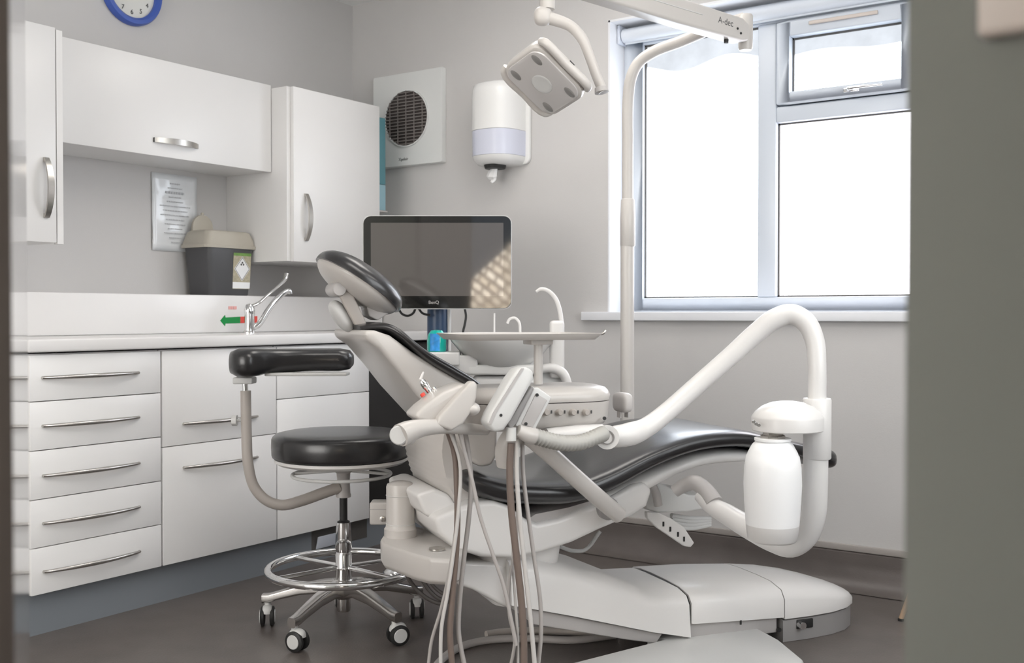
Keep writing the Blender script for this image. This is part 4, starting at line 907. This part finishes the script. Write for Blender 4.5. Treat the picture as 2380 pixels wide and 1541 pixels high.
# mouthwash bottle on the ledge
mw = thing('mouthwash_bottle', 'teal bottle with bright blue label standing before the navy column', 'bottle', at(1015,817,3.47))
bb = at(1015,817,3.46); s5 = 3.46/FPX
B_ = G().lathe([(0,0),(21*s5,0),(22.5*s5,4*s5),(22.5*s5,28*s5),(20*s5,40*s5),(13*s5,49*s5),(0,51*s5)], bb, (0,0,1), 28).ob('body', BOTT, mw)
g = G(); secs = []
for z_ in (2*s5, 42*s5):
    secs.append([bb + V((0,0,z_)) + (-FF*cos(a)+RR*sin(a))*(22.9*s5) for a in [RD(-38+6*k) for k in range(11)]])
vs = secs[0]+secs[1]; g.add(vs, [(k,k+1,k+12,k+11) for k in range(10)]); g.ob('label', BOTL, B_)

# ================================================================== OPERATING LIGHT
ol = thing('operating_light', 'ceiling height dental lamp on a bent white pole with jointed arm', 'lamp', at(1458,1090,3.66))
G().tube([at(1458,1085,3.66),at(1458,560,3.66)], 0.0235, 24, sm=1).ob('lower_pole', LAMPW, ol)
G().lathe([(0.0235,0),(0.026,0.004),(0.026,0.10),(0.0235,0.16),(0.0195,0.165)], at(1459,573,3.66), (0,0,1), 24).ob('pole_sleeve', LAMPW, ol)
G().tube([at(1459,590,3.66),at(1459,330,3.66),at(1460,230,3.66),at(1467,180,3.65),at(1485,145,3.64),at(1520,120,3.62),at(1580,97,3.60),at(1650,68,3.57),at(1705,50,3.55),at(1730,42,3.54)], [0.0195]*10, 22, sm=6).ob('upper_pole', LAMPW, ol)
pv = at(1733,75,3.53)
G().lathe([(0,-0.062),(0.020,-0.060),(0.024,-0.052),(0.024,0.052),(0.021,0.058),(0,0.060)], pv, (0,0,1), 24).ob('pivot', LAMPW, ol)
A0 = at(1712,72,3.48); A1 = at(1262,-62,2.98); da = (A1-A0); dn = da.normalized(); side = dn.cross(V((0,0,1))).normalized(); upv = side.cross(dn).normalized()
if upv.z < 0: upv = -upv
bmM = G()
secs = []
for t, hh3, ww3 in ((-0.04,0.030,0.022),(0.0,0.038,0.028),(0.35,0.040,0.030),(1.0,0.034,0.030)):
    c = A0+da*t; secs.append([c+side*x+upv*y for x,y in rrect(ww3, hh3, 0.010)])
ba = bmM.loft(secs).ob('spring_arm', LAMPW, ol, ang=40)
G().obox(A0+da*0.60+upv*0.006, dn*(da.length*0.36), side*0.0318, upv*0.0010).ob('arm_seam', PLASTL, ba, smooth=False)
fs_ = -1 if side.dot(FF) > 0 else 1
tM = frame(A0+da*0.105+side*(0.0285*fs_)+upv*0.006, -dn if (-dn).dot(RR)>0 else dn, upv, side*fs_)
text('logo', 'A-dec', 0.030, INK, ba, tM)
for k in range(2): G().lathe([(0,0),(0.004,0),(0.004,0.002),(0,0.002)], A0+da*(0.035-0.02*k)+side*(0.0285*fs_)-upv*(0.004+0.012*k), side*fs_, 10).ob('screw', BLACKR, ba)
G().lathe([(0,0),(0.008,0),(0.007,0.012),(0,0.013)], A0+da*0.06-upv*0.038, -upv, 12).ob('stop_pin', BLACKR, ba)
# hanger and yoke
dL = 2.95
G().tube([at(1272,-70,dL),at(1272,22,dL)], 0.021, 20, sm=1).ob('drop_pin', LAMPW, ol)
ycen = at(1272,50,dL)
G().ell(at(1262,38,dL), RR*0.026, FF*0.026, V((0,0,0.026)), 2.5).ob('yoke_knuckle', LAMPW, ol, ang=60)
yp = [at(1256,36,dL),at(1290,46,dL),at(1325,60,dL),at(1352,88,dL),at(1370,130,dL),at(1386,175,dL),at(1402,214,dL)]
G().tube(yp, [0.018,0.017,0.015,0.015,0.014,0.014,0.014], 18, sm=6, flat=1.2, up=(0,0,1)).ob('yoke_arm', LAMPW, ol)
G().lathe([(0,-0.012),(0.018,-0.010),(0.020,0.004),(0,0.006)], at(1398,212,dL), (0.2,0,-1), 20).ob('yoke_end', PLASTG, ol)
# lamp head
eA = (RR*110 - V((0,0,98)) + FF*48.7).normalized(); eB = (RR*85 + V((0,0,33)) - FF*125.6).normalized(); eB = (eB - eA*eB.dot(eA)).normalized()
nL = eA.cross(eB).normalized()
if nL.z > 0: nL = -nL
fcn = at(1262,192,2.90)
MLh = frame(fcn, eA, eB, nL)
def hs(w1,h1,r,z,cx=0,cy=0): return [(cx+x,cy+y,z) for x,y in rrect(w1,h1,r,6)]
hd = G().loft([hs(0.066,0.056,0.04,-0.066,0.01), hs(0.084,0.074,0.045,-0.058,0.006), hs(0.096,0.085,0.045,-0.040), hs(0.099,0.090,0.042,-0.014), hs(0.096,0.090,0.04,-0.003), hs(0.091,0.086,0.038,0.0)]).ob('lamp_head', LAMPW, ol, M=MLh, ang=50)
lens = G().loft([hs(0.088,0.083,0.036,0.0005), hs(0.087,0.082,0.036,0.004), hs(0.079,0.074,0.03,0.006)]).ob('lens', LENS, hd, M=MLh, ang=50)
for (x,y) in ((-0.062,-0.05),(-0.062,0.052),(0.064,-0.05),(0.062,0.054)):
    G().ell((x,y,0.0065), (0.019,0,0),(0,0.011,0),(0,0,0.002),2.0,16,6).ob('led_window', LED, lens, M=MLh)
G().lathe([(0.0,0.0055),(0.028,0.0055),(0.031,0.007),(0.028,0.0085),(0.020,0.007),(0,0.0068)], (0,0,0), (0,0,1), 28).ob('centre_ring', PLASTL, lens, M=MLh)
for sgn in (-1, 1):
    y_ = sgn*0.099
    G().tube([(-0.090,y_*0.84,-0.022),(-0.082,y_,-0.015),(0,y_*1.03,-0.012),(0.082,y_,-0.015),(0.090,y_*0.84,-0.022)], [0.010,0.012,0.012,0.012,0.010], 14, sm=5).ob('grab_handle', LAMPW, hd, M=MLh)
G().box((0.0,0.103,-0.03),(0.018,0.1045,-0.026)).ob('slot', BLACKR, hd, M=MLh)

# ================================================================== MONITOR
mD = 4.0
mo = thing('monitor', 'wide black framed monitor with blank screen, room haze painted grey, behind the chair', 'monitor', at(1017,718,mD+0.05))
mc = at(1016.5,609.5,mD); hx = 173.5*mD/FPX; hz2 = 109*mD/FPX
MM = frame(mc, RR, FF, V((0,0,1)))
G().loft([[(x,y,z) for x,z in rrect(hx-d2,hz2-d2,0.028)] for y,d2 in ((0.0,0.002),(0.001,0.0008))]+[]).ob('bezel', BEZEL, mo, M=MM) if False else None
G().loft([[(x,y,z) for x,z in rrect(hx-d2,hz2-d2,0.028)] for y,d2 in ((-0.0005,0.004),(0.001,0.003),(0.004,0.003))]).ob('bezel', BEZEL, mo, M=MM, ang=30)
G().loft([[(x,y,z) for x,z in rrect(hx-d2,hz2-d2,0.030)] for y,d2 in ((0.0042,0.0),(0.018,0.0),(0.030,0.03),(0.045,0.06))]).ob('casing', PLASTL, mo, M=MM, ang=30)
sx0 = (862-1016.5)*mD/FPX; sx1 = (1170-1016.5)*mD/FPX; sz0 = (609.5-688)*mD/FPX; sz1 = (609.5-518)*mD/FPX
G().box((sx0,-0.0012,sz0),(sx1,-0.0004,sz1)).ob('screen', SCREEN, mo, M=MM, smooth=False)
text('logo', 'BenQ', 0.017, PLASTG, mo, MM @ frame(V(((1008-1016.5)*mD/FPX,-0.001,(609.5-703)*mD/FPX)), V((1,0,0)), V((0,0,1)), V((0,-1,0))))
G().box((-0.06,0.045,-0.09),(0.06,0.075,0.06)).ob('mount', BLACKR, mo, M=MM, bevel=0.004)
mp_ = at(1017,1000,mD+0.13); mp_.z = 0
G().lathe([(0,0.0),(0.07,0.0),(0.07,0.012),(0.040,0.018),(0.040,0.99),(0.038,1.10),(0,1.10)], mp_, (0,0,1), 32).ob('column', NAVY, mo)
c_ = mp_ + V((0,0,1.05)); G().obox(c_ - FF*0.045, RR*0.03, FF*0.03, V((0,0,0.03))).ob('column_head', BLACKR, mo)
G().tube([mp_+RR*0.048-FF*0.01, mp_+RR*0.048-FF*0.01+V((0,0,1.02))], 0.006, 10, sm=1).ob('conduit', PLASTL, mo)
for pts in ([(925,716),(935,730),(948,734),(960,728),(966,716)], [(972,716),(982,728),(1000,733)], [(1080,716),(1083,735),(1080,755),(1076,775),(1082,800)]):
    G().tube([at(x,y,mD+0.06) for x,y in pts], 0.0045, 8, sm=5).ob('cable', BLACKR, mo)

# ================================================================== OPERATOR STOOL
SC = V((1.294,2.456,0)); ax1 = V((0.7071,-0.7071,0)).normalized()
st = thing('operator_stool', 'round black operator stool with chrome footring and padded arm support', 'stool', tuple(SC))
sDp = (SC-V((CAMP.x,CAMP.y,0))).dot(FF); k6 = sDp/FPX
def sz(y): return 1.0-(y-729.4)*k6
def SS(px, py, dd=0): return at(px, py, sDp+dd)
base_a = math.atan2(ax1.y, ax1.x)
for k in range(5):
    a = base_a + RD(36+72*k); d = V((cos(a),sin(a),0)); n = V((-sin(a),cos(a),0))
    secs = []
    for t, hw, zt3, th in ((0.02,0.026,0.156,0.055),(0.07,0.024,0.152,0.040),(0.14,0.021,0.136,0.032),(0.21,0.018,0.114,0.028),(0.245,0.017,0.103,0.028),(0.268,0.014,0.101,0.030)):
        c = SC+d*t; secs.append([c+n*x+V((0,0,zt3-th/2+z)) for x,z in rrect(hw, th/2, 0.007, 3)])
    lg = G().loft(secs).ob('base_arm', ALU, st, ang=40)
    tw = math.atan2(-FF.y,-FF.x)   # towards the camera
    rel = math.degrees((a-tw+pi)%(2*pi)-pi)
    ca = (tw+RD(90-28) if -60<rel<0 else tw+RD(90+28) if 0<rel<60 else tw+RD(8))
    cxd = V((cos(ca),sin(ca),0)); wd = V((-sin(ca),cos(ca),0)); hub = SC+d*0.252
    wc = hub + cxd*0.010 + V((0,0,0.0315))
    cs = G().lathe([(0,0),(0.010,0),(0.010,0.016),(0.006,0.018),(0.006,0.034),(0,0.034)], hub+V((0,0,0.056)), (0,0,1), 14); cs.ell(wc+V((0,0,0.012)), cxd*0.027, wd*0.020, V((0,0,0.024)), 2.5, 16, 10, lo=0.0)
    co = cs.ob('caster', PLASTL if k<5 else ALU, lg, ang=50)
    for s_ in (-1,1):
        w2 = G().lathe([(0,0),(0.024,0),(0.031,0.002),(0.031,0.011),(0.026,0.014),(0,0.0145)], wc+wd*(0.008*s_), wd*s_, 28).ob('wheel', BLACKR, lg, ang=40)
        G().lathe([(0,0.0),(0.0215,0.0),(0.020,0.002),(0,0.003)], wc+wd*(0.0222*s_), wd*s_, 22).ob('wheel_cap', PLASTL, lg)
G().lathe([(0,0.055),(0.020,0.055),(0.022,0.062),(0.022,0.095),(0.040,0.110),(0.040,0.140),(0.034,0.152),(0.028,0.158),(0,0.158)], SC, (0,0,1), 28).ob('hub', ALU, st, ang=40)
G().lathe([(0,0.150),(0.026,0.150),(0.026,sz(1325)),(0.030,sz(1320)),(0.026,sz(1315)),(0.026,sz(1290)),(0.022,sz(1284)),(0.0265,sz(1276)),(0.0225,sz(1215)),(0,sz(1215))], SC, (0,0,1), 32).ob('column', CHROME, st, ang=40)
G().lathe([(0,sz(1217)),(0.020,sz(1217)),(0.020,sz(1213)),(0.0125,sz(1210)),(0.0125,sz(1150)),(0,sz(1150))], SC, (0,0,1), 24).ob('gas_spring', BLACKR, st, ang=40)
G().lathe([(0,sz(1156)),(0.024,sz(1156)),(0.024,sz(1150)),(0.022,sz(1148)),(0.020,sz(1118)),(0.022,sz(1100)),(0.040,sz(1090)),(0.040,sz(1082)),(0,sz(1082))], SC, (0,0,1), 28).ob('seat_mount', PLASTG, st, ang=40)
# foot ring
fz = sz(1322); R1 = 0.236
fr_ = G().tube([SC+V((R1*cos(2*pi*k/40),R1*sin(2*pi*k/40),fz)) for k in range(40)], 0.0125, 12, closed=True, sm=1).ob('foot_ring', CHROME, st)
for k in (38,142,218,322):
    a = YAW+RD(k); G().tube([SC+V((0.02*cos(a),0.02*sin(a),fz+0.004)), SC+V((R1*cos(a),R1*sin(a),fz))], 0.0075, 10, sm=1).ob('spoke', CHROME, fr_)
# seat
sR = 0.218; zs = sz(1062)
scx = SC + RR*((789-793)*k6)
G().lathe([(0,zs),(sR-0.012,zs),(sR-0.003,zs+0.004),(sR,zs+0.012),(sR+0.001,zs+0.035),(sR,zs+0.060),(sR-0.004,zs+0.068),(sR-0.012,zs+0.074),(sR-0.03,zs+0.078),(sR-0.09,zs+0.081),(0,zs+0.080)], scx, (0,0,1), 56).ob('seat_cushion', BLACKU, st, ang=50)
G().lathe([(0,zs-0.026),(sR-0.07,zs-0.026),(sR-0.02,zs-0.018),(sR-0.008,zs-0.010),(sR-0.008,zs-0.001),(0,zs-0.001)], scx, (0,0,1), 56).ob('seat_pan', PLAST, st, ang=50)
G().tube([scx+V((0.155*cos(2*pi*k/36),0.155*sin(2*pi*k/36),sz(1103))) for k in range(36)], 0.0055, 10, closed=True, sm=1).ob('lever_ring', PLASTL, st)
for a in (0.6, 3.7): G().tube([SC+V((0.02*cos(a),0.02*sin(a),sz(1095))), scx+V((0.155*cos(a),0.155*sin(a),sz(1103)))], 0.005, 8, sm=1).ob('lever_spoke', PLASTL, st)
# arm support
G().tube([SS(790,1132),SS(745,1148,-0.02),SS(700,1164,-0.05),SS(655,1174,-0.08),SS(618,1162,-0.10),SS(590,1130,-0.11),SS(577,1080,-0.12),SS(573,1010,-0.12),SS(571,908,-0.12)], [0.018,0.018,0.0175,0.0165,0.016,0.016,0.016,0.016,0.016], 22, sm=6).ob('support_tube', BEIGE, st)
G().tube([SS(570,912,-0.12),SS(569,886,-0.12)], 0.009, 14, sm=1).ob('support_rod', CHROME, st)
G().obox(SS(569,884,-0.12), RR*0.030, FF*0.03, V((0,0,0.010))).ob('rest_bracket', PLASTL, st, bevel=0.004)
G().obox(SS(715,869,-0.10), RR*0.125, FF*0.035, V((0,0,0.005))).ob('rest_plate', PLASTL, st, bevel=0.003)
kn = G().lathe([(0,0),(0.017,0),(0.017,0.014),(0,0.014)], SS(551,977,-0.12), -RR, 12).tube([SS(551,977,-0.12),SS(570,977,-0.12)],0.004,8,sm=1); kn.ob('clamp_knob', PLASTL, st, ang=30)
g = G(); secs = []
zc = SS(600,842,-0.12).z
for (px, dd, hv2, hh4, zo) in ((536,-0.12,0.022,0.020,0),(540,-0.13,0.040,0.034,0),(556,-0.15,0.055,0.043,0),(580,-0.16,0.060,0.044,0),(603,-0.15,0.056,0.041,0.002),(625,-0.11,0.052,0.037,0.004),(680,-0.06,0.052,0.036,0.004),(740,-0.03,0.052,0.036,0.004),(790,-0.03,0.050,0.036,0.004),(812,-0.03,0.043,0.030,0.004),(820,-0.03,0.026,0.018,0.004)):
    c = SS(px,843,dd); c.z = zc+zo; secs.append([c+FF*x+V((0,0,z)) for x,z in [(math.copysign(abs(cos(a))**0.7,cos(a))*hv2, math.copysign(abs(sin(a))**0.7,sin(a))*hh4) for a in [2*pi*k/24 for k in range(24)]]])
G().loft(secs).ob('arm_pad', BLACKU, st, ang=70)

# ================================================================== FLOOR BITS
fc_ = thing('foot_control', 'small dark round foot control with chrome rim behind the stool', 'foot control', fl(875,1335,0) and V((1.01,3.02,0)))
G().lathe([(0,0.0),(0.05,0.0),(0.05,0.012),(0.045,0.018),(0,0.018)], (1.012,3.02,0), (0,0,1), 28).ob('base', BLACKR, fc_)
G().ell((1.012,3.02,0.018), (0.042,0,0),(0,0.042,0),(0,0,0.026),2.2,24,10,lo=0).ob('dome', CHROME, fc_, ang=60)
def flp(px,py,z=0.0):
    d = FW + RR*((px-1190)/FPX) - UP*((py-770.5)/FPX); return CAMP+d*((z-CAMP.z)/d.z)
g = G().tube([flp(985,1600,0.012),flp(1030,1530,0.012),flp(1080,1500,0.012),flp(1140,1487,0.012),flp(1230,1484,0.012),flp(1330,1488,0.012),flp(1430,1476,0.012)], 0.0115, 12, sm=6)
tag(g.ob('floor_hose', HOSEG), 'thick grey hose lying on the floor in front of the chair base', 'hose')
g = G().tube([flp(1130,1475,0.012),flp(1160,1470,0.012),flp(1230,1466,0.012),flp(1320,1468,0.012),flp(1400,1470,0.012)], 0.0115, 12, sm=6)
tag(g.ob('floor_hose', BEIGE), 'short beige hose on the floor just behind the grey floor hose', 'hose')
pA = flp(2094,1443,0); 
sl_ = thing('stand', 'slanted tan leg tip of a stand beside the near wall at right', 'stand', tuple(pA))
G().tube([pA+V((0,0,0.006)), pA+RR*0.06+V((0,0,0.14))+FF*0.02, pA+RR*0.19+V((0,0,0.42))+FF*0.06], [0.008,0.010,0.012], 12, sm=2).ob('leg', TAN, sl_)
G().lathe([(0,0),(0.010,0),(0.010,0.008),(0,0.009)], pA, (0,0,1), 12).ob('foot', BLACKR, sl_)
